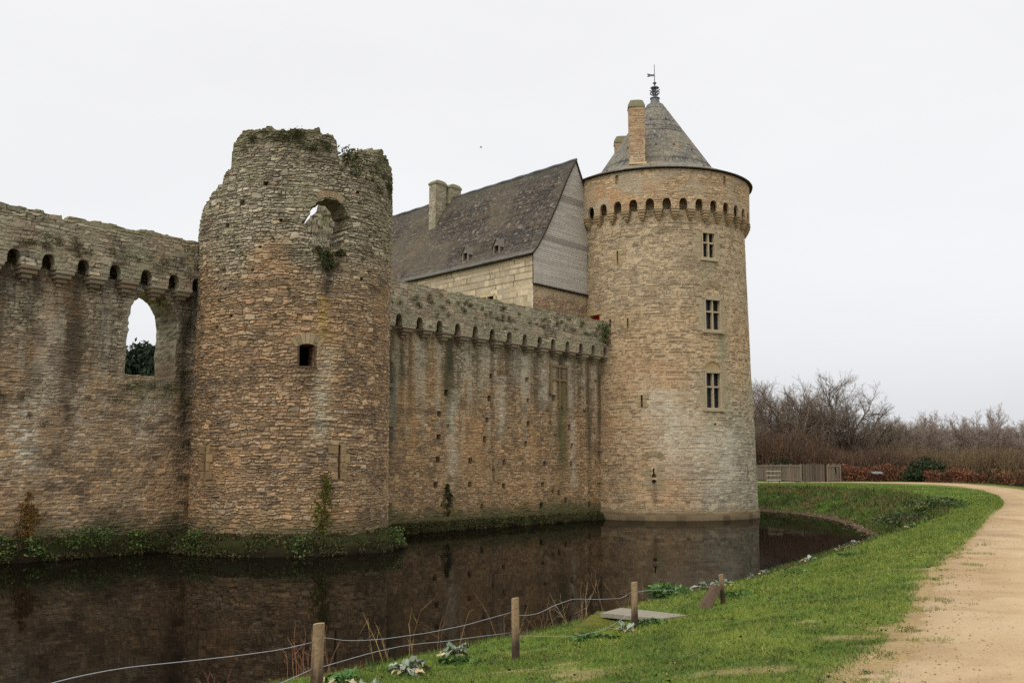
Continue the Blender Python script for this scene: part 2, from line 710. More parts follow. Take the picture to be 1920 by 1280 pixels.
K = 0.50
TAN = [lin(150, 122, 84, K), lin(134, 108, 74, K), lin(158, 124, 78, K), lin(142, 104, 64, K), lin(112, 92, 70, K), lin(140, 126, 104, K), lin(104, 82, 66, K)]
TANW = [3, 3, 2, 2, 1.6, 1.5, 1]
GREY = [lin(140, 134, 112, K), lin(126, 120, 100, K), lin(152, 145, 122, K), lin(122, 112, 88, K), lin(108, 102, 88, K), lin(146, 128, 98, K)]
GREYW = [3, 3, 2, 2, 1.5, 1.5]
WARM = [lin(160, 134, 94, K), lin(148, 124, 88, K), lin(168, 138, 92, K), lin(140, 112, 76, K), lin(154, 136, 106, K), lin(152, 118, 74, K)]
WARMW = [3, 3, 2, 2, 2, 1.2]
DARKST = lin(74, 64, 50, K)
LICH = lin(172, 166, 148, K)
MOSS = lin(84, 86, 42, K)
OCHRE = lin(158, 112, 48, K)
BLACK = lin(58, 52, 42, K)


def base_col(u, v, d, r1, r2, r3, cols, wts, joint, jw=.022, var=.55):
    c = palette(r1, cols, wts) * (1 - var / 2 + var * r2)[..., None]
    c = c * (.93 + .14 * r3[..., None] * np.array([1.0, .92, .8]))
    c = c * (.82 + .36 * fbm(u * 11, v * 14, 77, 2))[..., None]
    return mix(c, np.asarray(joint) * .62, 1 - sst(jw * .3, jw, d))  # joints: dirty mortar, with the shadow of the raked gaps darkened into the colour


def streak(u, v, u0, wd, v0, v1, seed, lo=.35):
    """vertical run-off stain between heights v1 (top) and v0 (fading out)"""
    wob = (vn(v * .5, v * 0 + u0, seed) - .5) * wd * .8
    m = np.exp(-((u - u0 - wob) / wd) ** 2)
    m = m * sst(v0, v0 + (v1 - v0) * .45, v) * (1 - sst(v1 - .05, v1 + .15, v))
    return m * (lo + (1.35 - lo) * fbm(u * 3.5, v * 1.1, seed + 3, 3))


def wallmap(s0, slot=None):
    """slot = height above which the face steps back behind the parapet"""
    def f(u, v, h):
        st = 0 if slot is None else .5 * sst(slot, slot + .14, np.asarray(v))
        x, y = wp(u, s0 - h + st)
        return np.stack([x, y, v], -1)
    return f


def cylmap(cx, rad):
    """u = angle (radians) * 1.0 given in metres at reference radius Rr"""
    Rr = rad if not callable(rad) else 6.1

    def f(u, v, h):
        th = u / Rr
        rr = (rad(v) if callable(rad) else rad) + h
        return np.stack([cx[0] + rr * np.sin(th), cx[1] - rr * np.cos(th), v], -1)
    return f


# ================================================================== SETTING: terrain, path, water
crest = np.array([(-15, -9, -.2), (-7.5, 2.5, -.2), (-4.3, 6.8, -.25), (-2.55, 9.4, -.31), (-1.5, 10.65, -.35), (-.68, 12.1, -.42), (.7, 14.4, -.55),
                  (2.9, 18.6, -.7), (5.34, 22.5, -.78), (7.66, 26.3, -.8), (11.24, 32.4, -.75), (14.65, 37.3, -.62), (20.2, 46.6, -.45),
                  (22.8, 54, -.2), (25.2, 63, -.05), (26.3, 71, 0), (25, 79, 0), (21.5, 85.5, 0), (12, 91, 0), (-2, 95, 0), (-40, 99, 0)])
wline = np.array([(-20, -6), (-10, 3.5), (-5.7, 8.8), (-3.6, 11.6), (-1.8, 14.8), (.6, 18.6), (2.9, 22.9), (5.8, 27.9), (9.5, 34.2), (13.1, 39.4), (17.0, 46.0),
                  (18.4, 53.3), (19.6, 58.5), (20.6, 66), (20.3, 72), (18.7, 76.8), (14.5, 81), (6, 85), (-6, 88), (-40, 92)])
pin = np.array([(-.5, -6), (.9, 3), (2.69, 8.13), (3.4, 9.5), (4.58, 11.85), (6.35, 15.6), (6.95, 16.7), (11.74, 25.6), (16.6, 35), (20.47, 42.1), (23.2, 47.5),
                (28.35, 58.8), (33.3, 71.5), (37.0, 83), (38.8, 92), (37.6, 98), (33.7, 102.3), (28.9, 103), (22, 102)])
pout = np.array([(3.2, -6), (4.6, 3), (6.2, 8), (8.0, 12.0), (11.0, 18.0), (16.0, 27.5), (21.0, 37), (25.5, 45.5), (29.6, 54), (34.0, 65.5), (37.6, 75), (40.6, 85), (43.3, 97), (42.6, 105),
                 (37, 108), (28.9, 107.5), (22, 106.5)])


def polyd(x, y, L, vals=None):
    """distance to polyline, and value interpolated at the nearest point"""
    best = np.full(x.shape, 1e9)
    bv = np.zeros(x.shape)
    for i in range(len(L) - 1):
        ax, ay = L[i][:2]
        bx, by = L[i + 1][:2]
        dx, dy = bx - ax, by - ay
        tt = np.clip(((x - ax) * dx + (y - ay) * dy) / (dx * dx + dy * dy), 0, 1)
        dd = np.hypot(x - ax - tt * dx, y - ay - tt * dy)
        k = dd < best
        best = np.where(k, dd, best)
        if vals is not None:
            bv = np.where(k, vals[i] + tt * (vals[i + 1] - vals[i]), bv)
    return best, bv


CLOSE = [(-120, 100), (-120, -12)]
P_water = [tuple(p) for p in wline] + CLOSE
P_crest = [tuple(p[:2]) for p in crest] + CLOSE
P_lawn = [tuple(p) for p in pin] + [(10, 104), (-120, 104), (-120, -6)]


def ground(x, y):
    """height and masks: 0 lawn, 1 bank, 2 bed, 3 outside the path"""
    x = np.asarray(x, float)
    y = np.asarray(y, float)
    dw, _ = polyd(x, y, wline)
    dc, zc = polyd(x, y, crest, crest[:, 2])
    dp, _ = polyd(x, y, pin)
    inw = inpoly(x, y, P_water)
    inc = inpoly(x, y, P_crest)
    inl = inpoly(x, y, P_lawn)
    lump = (fbm(x * 1.6, y * 1.6, 5, 3) - .5)
    t = dw / (dw + dc + 1e-6)
    zb = WZ + (zc - WZ) * np.clip(t, 0, 1) ** .85 + lump * .25 * np.sin(np.clip(t, 0, 1) * math.pi)
    zw = WZ - np.minimum(1.0, .45 * dw)
    tl = dc / (dc + dp + 1e-6)
    zl = zc * (1 - sst(0, .95, tl)) + (lump * .07 + (fbm(x * .35, y * .35, 8, 2) - .5) * .12) * np.minimum(1, dp / 2.5)
    z = np.where(inw, zw, np.where(inc, zb, np.where(inl, zl, 0.0)))
    far = np.hypot(x, y - 60)
    z = z + np.where(~inl & (far > 60), sst(60, 220, far) * 2.0 * (fbm(x * .02, y * .02, 3, 2) - .4), 0)
    zone = np.where(inw, 2, np.where(inc, 1, np.where(inl, 0, 3)))
    return z, zone, dict(dw=dw, dc=dc, dp=dp, t=t)


def gz(x, y):
    return float(ground(np.array([x]), np.array([y]))[0][0])


def axis(lo, hi, step, far):
    a = np.arange(lo, hi, step)
    g_ = [lo]
    s_ = step
    L_ = []
    x_ = lo
    while x_ > -far:
        s_ *= 1.25
        x_ -= s_
        L_.append(x_)
    H_ = []
    s_ = step
    x_ = a[-1]
    while x_ < far:
        s_ *= 1.25
        x_ += s_
        H_.append(x_)
    return np.concatenate([L_[::-1], a, H_])


gx = axis(-9, 32, .16, 900)
gy = np.concatenate([[-400, -200, -90, -40, -20, -10, -4, 0, 3], np.arange(5, 30, .14), np.arange(30, 92, .26), axis(92, 130, 1.2, 900)[axis(92, 130, 1.2, 900) >= 92]])
X, Y = np.meshgrid(gx, gy, indexing='ij')
Z, zone, mk = ground(X.ravel(), Y.ravel())
xs, ys = X.ravel(), Y.ravel()
GR = lin(94, 114, 46, 1.08)
GR2 = lin(108, 124, 52, 1.08)
GR3 = lin(72, 94, 40, 1.08)
SOIL = lin(164, 140, 100, 1.02)
gc = np.tile(GR, (len(xs), 1))
gc = mix(gc, GR2, sst(.45, .7, fbm(xs * .7, ys * .5, 11)))
gc = mix(gc, GR3, sst(.5, .72, fbm(xs * .9, ys * .9, 12)) * .8)
soilm = sst(.70, .78, fbm(xs * .9, ys * 1.6, 13)) * sst(26, 12, ys) * .7
soilm = np.maximum(soilm, sst(.22, -.1, mk['dp'] + (fbm(xs * 1.3, ys * 1.3, 14) - .5) * .7) * sst(60, 12, ys) * (zone == 0))
gc = mix(gc, SOIL, soilm * (zone != 1))
bank = (zone == 1)
bk = np.tile(lin(66, 84, 34, .8), (len(xs), 1))
bk = mix(bk, lin(98, 84, 50, .8), sst(.5, .68, fbm(xs * 1.1, ys * 1.1, 15)))
bk = mix(bk, lin(88, 112, 40, .8), sst(.55, .7, fbm(xs * .8, ys * .8, 16)) * .8)
bk = mix(bk, lin(84, 70, 50, .8), sst(.14, .04, mk['t']))
gc = np.where((bank | (zone == 2))[:, None], bk, gc)
gc = np.where((zone == 2)[:, None] & (mk['dw'] > .6)[:, None], lin(50, 42, 30, .8), gc)
inpath = inpoly(xs, ys, [tuple(p) for p in pin] + [tuple(p) for p in pout[::-1]])
gc = np.where(inpath[:, None], SOIL, gc)
gc = np.where(((zone == 3) & ~inpath)[:, None], mix(np.tile(lin(84, 104, 42, 1.0), (len(xs), 1)), lin(104, 84, 52), sst(2.0, 7, np.hypot(xs - 33, ys - 60) * 0 + polyd(xs, ys, pout)[0])), gc)
mbg = MB()
mbg.grid(np.stack([xs, ys, Z], -1).reshape(len(gx), len(gy), 3), gc)
tag(mbg.build('ground', M_GROUND, smooth=True), kind='structure')


# path sheet, draped a few millimetres above the ground
def resample(L, n):
    L = np.asarray(L, float)
    s_ = np.concatenate([[0], np.cumsum(np.linalg.norm(np.diff(L, axis=0), axis=1))])
    q = np.linspace(0, s_[-1], n)
    # finer near the camera
    q = s_[-1] * (np.linspace(0, 1, n) ** 1.7)
    o = np.stack([np.interp(q, s_, L[:, k]) for k in range(L.shape[1])], 1)
    ks = 9
    pad = np.vstack([np.repeat(o[:1], ks, 0), o, np.repeat(o[-1:], ks, 0)])
    ker = np.ones(2 * ks + 1) / (2 * ks + 1)
    return np.stack([np.convolve(pad[:, k], ker, 'valid') for k in range(L.shape[1])], 1)


npth = 1500
A_ = resample(pin, npth)
B_ = resample(pout, npth)
nw = 46
tt = np.linspace(0, 1, nw)
PP = A_[:, None, :] * (1 - tt[None, :, None]) + B_[:, None, :] * tt[None, :, None]
wv_ = (B_ - A_) / np.linalg.norm(B_ - A_, axis=1, keepdims=True)
dist = np.linalg.norm(A_, axis=1)
edge = ((fbm(A_[:, 0] * 2.2, A_[:, 1] * 2.2, 21) - .5) * .8 + (fbm(A_[:, 0] * 9, A_[:, 1] * 9, 22) - .5) * .3) * np.clip(10 / dist, .12, 1.0)
edge = edge + .22 * np.clip(14 / dist, 0, 1)
edge2 = (fbm(B_[:, 0] * 2, B_[:, 1] * 2, 23) - .5) * .5
fall = np.exp(-tt * 4.5) * (1 - tt)
PP = PP + wv_[:, None, :] * (edge[:, None] * fall[None, :])[..., None] + wv_[:, None, :] * (edge2[:, None] * (np.exp(-(1 - tt) * 4.5) * tt)[None, :])[..., None]
px_, py_ = PP[..., 0].ravel(), PP[..., 1].ravel()
pz_ = 0.010 + .014 * np.sin(np.pi * np.tile(tt, npth)) + (fbm(px_ * 3, py_ * 3, 24) - .5) * .006
zg, zn, _ = ground(px_, py_)
pz_ = np.maximum(pz_, zg + .006)
te_ = np.tile(tt, npth)
pz_ = np.where((te_ < .012) | (te_ > .988), zg - .012, pz_)
pc = np.tile(lin(190, 162, 123, 1.1), (len(px_), 1))
pc = mix(pc, lin(200, 175, 138, 1.1), sst(.45, .7, fbm(px_ * .6, py_ * .25, 25)))
pc = mix(pc, lin(164, 134, 94, 1.06), sst(.5, .7, fbm(px_ * 1.4, py_ * 1.4, 26)) * .55)
pc = mix(pc, lin(150, 126, 92, 1.1), sst(.56, .7, fbm(px_ * .5 + 7, py_ * .22, 27)) * .45)
trk = np.abs(np.tile(tt, npth) - .42)
pc = mix(pc, lin(206, 180, 138, 1.06), sst(.12, .0, trk) * .35)
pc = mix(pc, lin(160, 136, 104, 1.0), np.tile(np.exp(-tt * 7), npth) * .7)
mbp = MB()
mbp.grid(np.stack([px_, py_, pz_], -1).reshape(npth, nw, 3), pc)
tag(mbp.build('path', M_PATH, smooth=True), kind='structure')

mbw = MB()
mbw.add([(-90, -14, WZ), (60, -14, WZ), (60, 120, WZ), (-90, 120, WZ)], [[0, 1, 2, 3]])
tag(mbw.build('water', M_WATER), kind='structure')


# footing bank of earth along the walls and round the ruined tower
def footing():
    mb = MB()
    th = np.linspace(-100, 100, 90) * math.pi / 180
    pts = []
    # left wall, then round the tower, then right wall: plan points on the wall face and outward normals
    uL = np.linspace(-40, 8.3, 160)
    x, y = wp(uL, .6)
    pts += [(a, b_, -WN[0], -WN[1]) for a, b_ in zip(x, y)]
    a0 = math.atan2(*( -WD * [1, 1])) if False else 0
    angL = math.atan2(-WD[0], WD[1])         # direction -WD in the (sin,-cos) convention
    angs = np.linspace(-140.5 + 12, 39.5 - 12 + 12, 120) * 0
    # angle convention: point = C + R (sin a, -cos a)
    aA = math.atan2(-WD[0], WD[1])           # towards -WD
    aB = math.atan2(WD[0], -WD[1])           # towards +WD
    lo, hi = aA, aB
    # sweep through the outer side (direction -WN)
    aN = math.atan2(-WN[0], WN[1])
    while lo > aN:
        lo -= 2 * math.pi
    while hi < aN:
        hi += 2 * math.pi
    for a in np.linspace(lo - .5, hi + .5, 150):
        pts.append((C1[0] + 4.1 * math.sin(a), C1[1] - 4.1 * math.cos(a), math.sin(a), -math.cos(a)))
    uR = np.linspace(15.4, 39.0, 180)
    x, y = wp(uR, .6)
    pts += [(a, b_, -WN[0], -WN[1]) for a, b_ in zip(x, y)]
    pts = np.array(pts)
    n_ = len(pts)
    thin = np.concatenate([np.ones(160), np.ones(150), np.full(180, .62)])
    prof = np.array([(-.25, -.62), (.05, -.74), (.22, -.86), (.4, -1.0), (.55, -1.2), (.66, -1.42), (.74, -1.65), (.8, -1.9), (.9, -2.4)])
    sidx = np.arange(n_)
    G = np.zeros((n_, len(prof), 3))
    GC = np.zeros((n_, len(prof), 3))
    for k, (o_, z_) in enumerate(prof):
        nz_ = (fbm(sidx * .13, sidx * 0 + k * .7, 61, 4) - .5)
        oo = o_ * thin + nz_ * .5 * (k > 0)
        G[:, k, 0] = pts[:, 0] + pts[:, 2] * oo
        G[:, k, 1] = pts[:, 1] + pts[:, 3] * oo
        fz = np.concatenate([np.full(160, .74), np.full(150, .74), np.full(180, .46)])
        G[:, k, 2] = -1.7 + (z_ + 1.7) * (fz if z_ > -1.7 else 1) + fz * (fbm(sidx * .21, sidx * 0 + k, 62, 3) - .5) * .34 * (k > 0)
        c_ = np.tile(lin(48, 44, 26, .9), (n_, 1))
        c_ = mix(c_, lin(50, 54, 27, 1.0), sst(.42, .62, fbm(sidx * .17, sidx * 0 + k * .6, 63)))
        c_ = mix(c_, lin(36, 30, 20, 1), np.full(n_, sst(-1.2, -1.65, z_)))
        GC[:, k] = c_
    mb.grid(G, GC)
    return mb


mbf = footing()
tag(mbf.build('bank', M_GROUND, smooth=True), kind='structure')
mbc = MB()
x0, y0 = wp(-30, 1.5)
x1, y1 = wp(42, 1.5)
x2, y2 = wp(42, 28)
x3, y3 = wp(-30, 28)
mbc.add([(x0, y0, 1.0), (x1, y1, 1.0), (x2, y2, 1.0), (x3, y3, 1.0)], [[0, 1, 2, 3]], None, lin(110, 120, 60))
tag(mbc.build('courtyard', M_GROUND), kind='structure')

# ================================================================== CURTAIN WALLS


def col_left(u, v, d, r1, r2, r3):
    jt = lin(166, 146, 116, K)
    c = base_col(u, v, d, r1, r2, r3, TAN, TANW, jt)
    g_ = base_col(u, v, d, r1, r2, r3, GREY, GREYW, DARKST)
    c = mix(c, (0, 0, 0), v * 0)
    c, g_ = even(c, TAN, .3), even(g_, GREY, .3)
    m = sst(2.5, 8.5, v + (fbm(u * .8, v * .5, 71) - .5) * 6)
    c = c * (1 - m[..., None]) + g_ * m[..., None]
    # pale lichen runs, dark wet runs, ochre, moss at the foot
    vs_ = fbm(u * 2.6, v * .18, 302, 4)
    c = mix(c, lin(148, 142, 126, K), sst(.54, .66, vs_) * sst(1.5, 6.5, v) * .55)
    c = mix(c, lin(78, 66, 54, K), sst(.46, .34, vs_) * sst(2.0, 8.0, v) * .6)
    for u0, wd, v0, v1, s_ in ((3.2, .55, 1.0, 8.9, .75), (1.6, .35, 3.0, 8.9, .5), (.2, .5, 3.5, 8.9, .45), (4.4, .3, 5.0, 8.8, .35), (8.0, .35, -1, 8.8, .95), (-2, .5, 2, 8.8, .6), (-4.5, .5, 1, 8.8, .6), (-7, .6, 3, 8.8, .5)):
        c = mix(c, BLACK, streak(u, v, u0, wd, v0, v1, 72) * s_)
    for u0, wd, v0, v1, s_ in ((1.75, .6, .6, 4.2, .8), (3.6, .5, 1.5, 5.0, .4), (6.4, .7, 1.8, 5.0, .5), (7.3, .35, 5.3, 8.3, .7)):
        c = mix(c, LICH, streak(u, v, u0, wd, v0, v1, 74) * s_ * (.15 + .75 * (r3 > .45)))
    c = mix(c, OCHRE, sst(.55, .75, fbm(u * .9, v * .6, 75)) * .22)
    c = mix(c, DARKST, sst(.55, .72, fbm(u * 1.5, v * 2.2, 76)) * .5)
    c = mix(c, lin(60, 62, 36, K), sst(.2, -1.1, v + (fbm(u * 1.2, v, 77) - .5) * 1.4) * .8)
    c = mix(c, MOSS, sst(5.2, 4.9, v) * sst(3.6, 5.0, v) * sst(5.0, 5.6, u) * sst(8.5, 7.4, u) * fbm(u * 4, v * 4, 78) * 1.0)
    return c


def col_parapet(u, v, d, r1, r2, r3):
    c = base_col(u, v, d, r1, r2, r3, GREY, GREYW, DARKST, .02, .5)
    c = mix(c, lin(138, 120, 96, K), sst(.45, .65, fbm(u * .8, v * 1.0, 80)) * .5)
    c = mix(c, lin(124, 122, 96, K), sst(.4, .62, fbm(u * 1.1, v * .8, 81)) * .6)
    c = mix(c, lin(96, 94, 60, K), sst(10.8, 11.15, v + (fbm(u * 3, v * 3, 82) - .5) * .6) * .6)
    c = mix(c, DARKST, sst(.58, .72, fbm(u * 2.3, v * 4.5, 83)) * sst(9.2, 9.6, v) * sst(10.5, 10.1, v) * .8)
    return c


def col_right(u, v, d, r1, r2, r3):
    jt = lin(104, 86, 60, K)
    c = base_col(u, v, d, r1, r2, r3, TAN, TANW, jt, .02, .5)
    g_ = base_col(u, v, d, r1, r2, r3, GREY, GREYW, DARKST, .02, .5)
    c, g_ = even(c, TAN, .4), even(g_, GREY, .4)
    m = sst(4.0, 9.0, v + (fbm(u * .9, v * .35, 91) - .5) * 7) * .9
    c = c * (1 - m[..., None]) + g_ * m[..., None]
    c = mix(c, lin(152, 118, 72, K), sst(.5, .72, fbm(u * .7, v * .35, 92)) * .4)
    vs_ = fbm(u * 3.2, v * .16, 301, 4)
    c = mix(c, lin(146, 140, 122, K), sst(.54, .66, vs_) * sst(1.0, 6.5, v) * .6)
    c = mix(c, lin(74, 66, 50, K), sst(.46, .34, vs_) * sst(2.0, 8.0, v) * .6)
    for u0, wd, v0, v1, s_ in ((24.2, .38, 4.0, 8.6, .95), (19.9, .4, -.5, 8.6, .85), (20.7, .3, 5, 8.6, .5), (28.6, .25, 5.5, 8.7, .55), (34.4, .45, -1, 8.6, .9), (33.3, .25, 3, 8.6, .5), (37.3, .28, -.5, 8.7, .75), (38.5, .25, 1, 8.7, .75), (36.2, .2, 3, 8.7, .55), (30.2, .25, 6, 8.7, .35), (22.4, .3, 6, 8.7, .35), (26.4, .3, 6, 8.7, .45), (31.6, .25, 6, 8.7, .45)):
        c = mix(c, lin(62, 60, 46, K), streak(u, v, u0, wd, v0, v1, 93) * s_ * 1.15)
    for u0, wd, v0, v1, s_ in ((24.5, .45, -.5, 5.8, .9), (28.6, .4, 2.5, 6.8, .8), (27.3, .5, 5.2, 8.5, .55), (32.6, .4, 4.5, 8.6, .9), (31.0, .5, 5.5, 8.6, .5), (29.8, .5, 6.2, 8.6, .4), (35.6, .3, -.5, 4.5, .8), (35.2, .35, 4, 8.2, .7), (20.0, .4, 3, 6, .35), (22, .5, 6.5, 8.6, .4), (37.8, .3, 5, 8, .6)):
        c = mix(c, lin(160, 154, 138, K), streak(u, v, u0, wd, v0, v1, 95) * s_ * (.45 + .5 * (r3 > .4)))
    c = mix(c, lin(96, 92, 48, K), streak(u, v, 34.5, .35, .5, 6.8, 96) * .7 + streak(u, v, 24.1, .3, 3, 6.5, 97) * .5)
    c = mix(c, DARKST, sst(.57, .72, fbm(u * 1.4, v * 2, 98)) * .4)
    c = mix(c, lin(60, 64, 34, K), sst(-.1, -1.1, v + (fbm(u * 1.2, v, 99) - .5) * 1.0) * .85)
    return c


BASEW = (float(wp(-5, 1.2)[0]), float(wp(-5, 1.2)[1]), -1.0)
wallL = thing('curtain_wall', BASEW, 'grey brown rubble curtain wall with a broken arched opening, left of the ruined tower', 'wall')
bx_, by_ = wp(28, 1.2)
wallR = thing('curtain_wall', (float(bx_), float(by_), -1.0), 'streaked rubble curtain wall with a row of pointed arches between the two towers', 'wall')

SW = 0.6          # main wall face lies this far behind the parapet face
jl = lambda L: [(a + rng.normal(0, .03), b_ + rng.normal(0, .03)) for a, b_ in L]
opening = [(5.42, 5.32), (5.44, 5.9), (5.46, 6.5), (5.52, 7.1), (5.50, 7.6), (5.58, 8.05), (5.78, 8.38), (6.1, 8.62), (6.55, 8.78), (7.0, 8.66), (7.35, 8.36), (7.58, 7.95), (7.66, 7.4), (7.64, 6.4), (7.66, 5.28), (6.5, 5.30)]
opening = [tuple(p) for p in densify(opening, .16)]
opening = [(a + rng.normal(0, .025) - .02, b_ + rng.normal(0, .02)) for a, b_ in opening]
U = np.concatenate([np.linspace(-40, -3.2, 330), np.arange(-3, 9.25, .042)])
V = np.arange(-2.1, 9.75, .042)
mb = panel(U, V, wallmap(SW, 9.0), .10, .25, 101, .055, col_left, .85, holes=[(opening, 1.55, True, False)], bulge=.08)
# inner face and walk
op_b = opening
Ub = np.linspace(-40, 9.2, 260)
Vb = np.arange(-1, 9.75, .2)
mb = panel(Ub, Vb, lambda u, v, h: wallmap(SW + 1.55)(u, v, -h), .15, .34, 103, .02, col_left, 1, holes=[(opening, 0, True, False)], mb=mb)
Gw = np.zeros((100, 3, 3))
for k, s_ in enumerate((.36, 1.2, SW + 1.55)):
    xx, yy = wp(np.linspace(-40, 9.2, 100), s_)
    Gw[:, k] = np.stack([xx, yy, np.full(100, 9.72)], -1)
mb.grid(Gw, lin(110, 105, 80, K))
part('wall', mb.me('wall'), M_STONE, wallL)


def top_left(u):
    b_ = hsh(np.floor(u / .32), np.floor(u / .32) * 0, 5)
    z = 11.05 + (b_ - .5) * .10 + (fbm(u * 1.5, u * 0, 6, 3) - .5) * .16
    z = z - .16 * (np.abs(u - 2.38) < .13) - .05 * (np.abs(u - 6.5) < .1)
    return z


apexL = [-7.6, -6.3, -4.95, -3.6, -2.3, -.7 - .0, .60, 1.86, 3.20, 4.49, 5.81, 7.05, 8.13]
holesL = [(gothic(u0, .48, 8.93, 9.14, 9.48), .30, False, False) for u0 in apexL]
U = np.concatenate([np.linspace(-40, -3.2, 330), np.arange(-3, 9.3, .04)])
V = np.arange(8.95, 11.25, .04)
mb = panel(U, V, wallmap(0), .13, .34, 111, .04, col_parapet, .9, holes=holesL, topf=top_left, bulge=.06, rimd=.34, backv=9.56)
part('parapet', mb.me('parapet'), M_STONE, wallL)


def top_right(u):
    b_ = hsh(np.floor(u / .3), np.floor(u / .3) * 0, 15)
    return 11.05 + (b_ - .5) * .07 + (fbm(u * 1.2, u * 0, 16, 3) - .5) * .14


def corbel_mesh(name, widths, outs, hts, ztop, depth_back=0.0, seed=0, cols=None):
    """stepped corbel: local x along the wall, local -y outwards, z up"""
    mb = MB()
    r_ = np.random.default_rng(seed)
    z = ztop
    for wd, o_, h_ in zip(widths, outs, hts):
        prof = [(-.12, z), (o_, z), (o_, z - h_ * .45)]
        for k in range(1, 5):
            a = k / 4 * math.pi / 2
            rr = h_ * .5
            prof.append((o_ - rr * (1 - math.cos(a)) * 1.3, z - h_ * .47 - rr * math.sin(a)))
        prof.append((-.12, z - h_ + .004))
        prof = np.array(prof)
        wj = wd * r_.uniform(.96, 1.04)
        n_ = len(prof)
        xs_ = np.array([-wj / 2, -wj / 2 + .02, wj / 2 - .02, wj / 2])
        G = np.zeros((4, n_, 3))
        for i, xx in enumerate(xs_):
            sh = .015 if i in (0, 3) else 0
            G[i, :, 0] = xx
            G[i, :, 1] = -(prof[:, 0] - sh)
            G[i, :, 2] = prof[:, 1]
        col = (cols[r_.integers(len(cols))] if cols is not None else np.array([.3, .28, .22])) * r_.uniform(.8, 1.1)
        mb.grid(G, col)
        for i in (0, 3):
            c_ = G[i].mean(0, keepdims=True)
            mb.add(np.vstack([G[i], c_]), None, [[j, (j + 1) % n_, n_] for j in range(n_)], col)
        z -= h_
    return mb.me(name)


CORC = [lin(156, 146, 126, K), lin(146, 136, 116, K), lin(136, 128, 108, K), lin(150, 134, 114, K)]
cmL = [corbel_mesh('corbel', (.72, .60, .40, .2), (.62, .5, .34, .16), (.15, .15, .14, .12), 8.95, seed=s_, cols=CORC) for s_ in (1, 2, 3)]
cmR = [corbel_mesh('corbel', (.90, .68, .46, .24), (.62, .5, .34, .16), (.15, .16, .15, .13), 8.83, seed=s_, cols=CORC) for s_ in (4, 5, 6)]
for me_ in cmL + cmR:
    me_.materials.append(M_TRIM)
rotW = math.atan2(WD[1], WD[0])


def place_corbel(me_, u0, parent):
    o = bpy.data.objects.new('corbel', me_)
    C.objects.link(o)
    o.parent = parent
    x, y = wp(u0, SW)
    o.location = Vector((float(x), float(y), rng.normal(0, .01))) - Vector((parent.location.x, parent.location.y, parent.location.z))
    o.rotation_euler = (0, 0, rotW)


for i in range(len(apexL) - 1):
    place_corbel(cmL[i % 3], (apexL[i] + apexL[i + 1]) / 2, wallL)

apexR = [15.5, 16.95, 18.4, 19.82, 21.31, 22.80, 24.22, 25.66, 27.11, 28.62, 30.05, 31.47, 32.79, 34.27, 35.70, 37.05, 38.4]
holesR = [(gothic(u0, .44, 8.80, 9.06, 9.36), .30, False, False) for u0 in apexR]
U = np.concatenate([np.arange(14.5, 18.5, .12), np.arange(18.6, 39.6, .05)])
V = np.arange(8.83, 11.3, .046)
mb = panel(U, V, wallmap(0), .13, .34, 121, .035, col_parapet, .9, holes=holesR, topf=top_right, bulge=.06, rimd=.34, backv=9.46)
part('parapet', mb.me('parapet'), M_STONE, wallR)
for i in range(len(apexR) - 1):
    place_corbel(cmR[i % 3], (apexR[i] + apexR[i + 1]) / 2, wallR)
place_corbel(cmR[0], 38.98, wallR)

put = [(23.98, 5.62), (23.45, 4.46), (23.42, 3.25), (23.38, 2.06), (23.23, 0.72), (27.68, 6.78), (27.54, 5.5), (27.36, 4.26), (27.16, 3.19), (25.96, 1.98), (25.94, 0.7), (28.88, 1.92), (28.83, 0.58), (26.96, -0.52), (30.97, 6.8), (31.05, 5.56), (31.08, 4.18), (30.85, 3.0), (32.66, 1.85), (32.46, 0.58), (32.31, -0.64), (33.63, 5.85), (35.21, 4.09), (35.47, 2.94), (35.36, 1.83), (37.31, -0.69), (34.08, 0.11), (34.77, -0.37)]
hR = []
for i, (u0, v0) in enumerate(put):
    a = .135 + .04 * hsh(i, 3) if i != 21 else .2
    b_ = .135 + .04 * hsh(i, 4) if i != 21 else .2
    hR.append(([(u0 - a, v0 - b_), (u0 + a * .9, v0 - b_ * 1.05), (u0 + a, v0 + b_), (u0 - a * .9, v0 + b_ * .9)], .55, True, True))
hR.append(([(27.85, .86), (27.93, .86), (27.93, 1.3), (28.02, 1.35), (28.02, 1.5), (27.93, 1.55), (27.93, 2.11), (27.85, 2.11), (27.85, 1.55), (27.77, 1.5), (27.77, 1.35), (27.85, 1.3)], .6, True, True))
hR.append((rect(37.95, 38.04, 1.68, 3.4), .6, True, True))
U = np.concatenate([np.arange(14.5, 18.5, .12), np.arange(18.6, 39.8, .05)])
V = np.arange(-2.1, 9.75, .046)
mb = panel(U, V, wallmap(SW, 8.88), .10, .25, 131, .04, col_right, .85, holes=hR, bulge=.08, tone=(.86, .80))
Gw = np.zeros((60, 4, 3))
for k, (s_, z_) in enumerate(((.36, 9.72), (1.2, 9.72), (SW + 1.3, 9.72), (SW + 1.3, 0))):
    xx, yy = wp(np.linspace(14.5, 39.6, 60), s_)
    Gw[:, k] = np.stack([xx, yy, np.full(60, z_)], -1)
mb.grid(Gw, lin(110, 105, 80, K))
part('wall', mb.me('wall'), M_STONE, wallR)
# blocked window whose stone cross survives as low relief
mb = MB()
cb = lin(120, 104, 78, K)


def wbar(mb, u0, u1, v0, v1, s0, out_, col):
    x, y = wp((u0 + u1) / 2, s0)
    mb.box((float(x), float(y), (v0 + v1) / 2), (WD[0] * (u1 - u0) / 2, WD[1] * (u1 - u0) / 2, 0), (WN[0] * out_, WN[1] * out_, 0), (0, 0, (v1 - v0) / 2), col, .006)


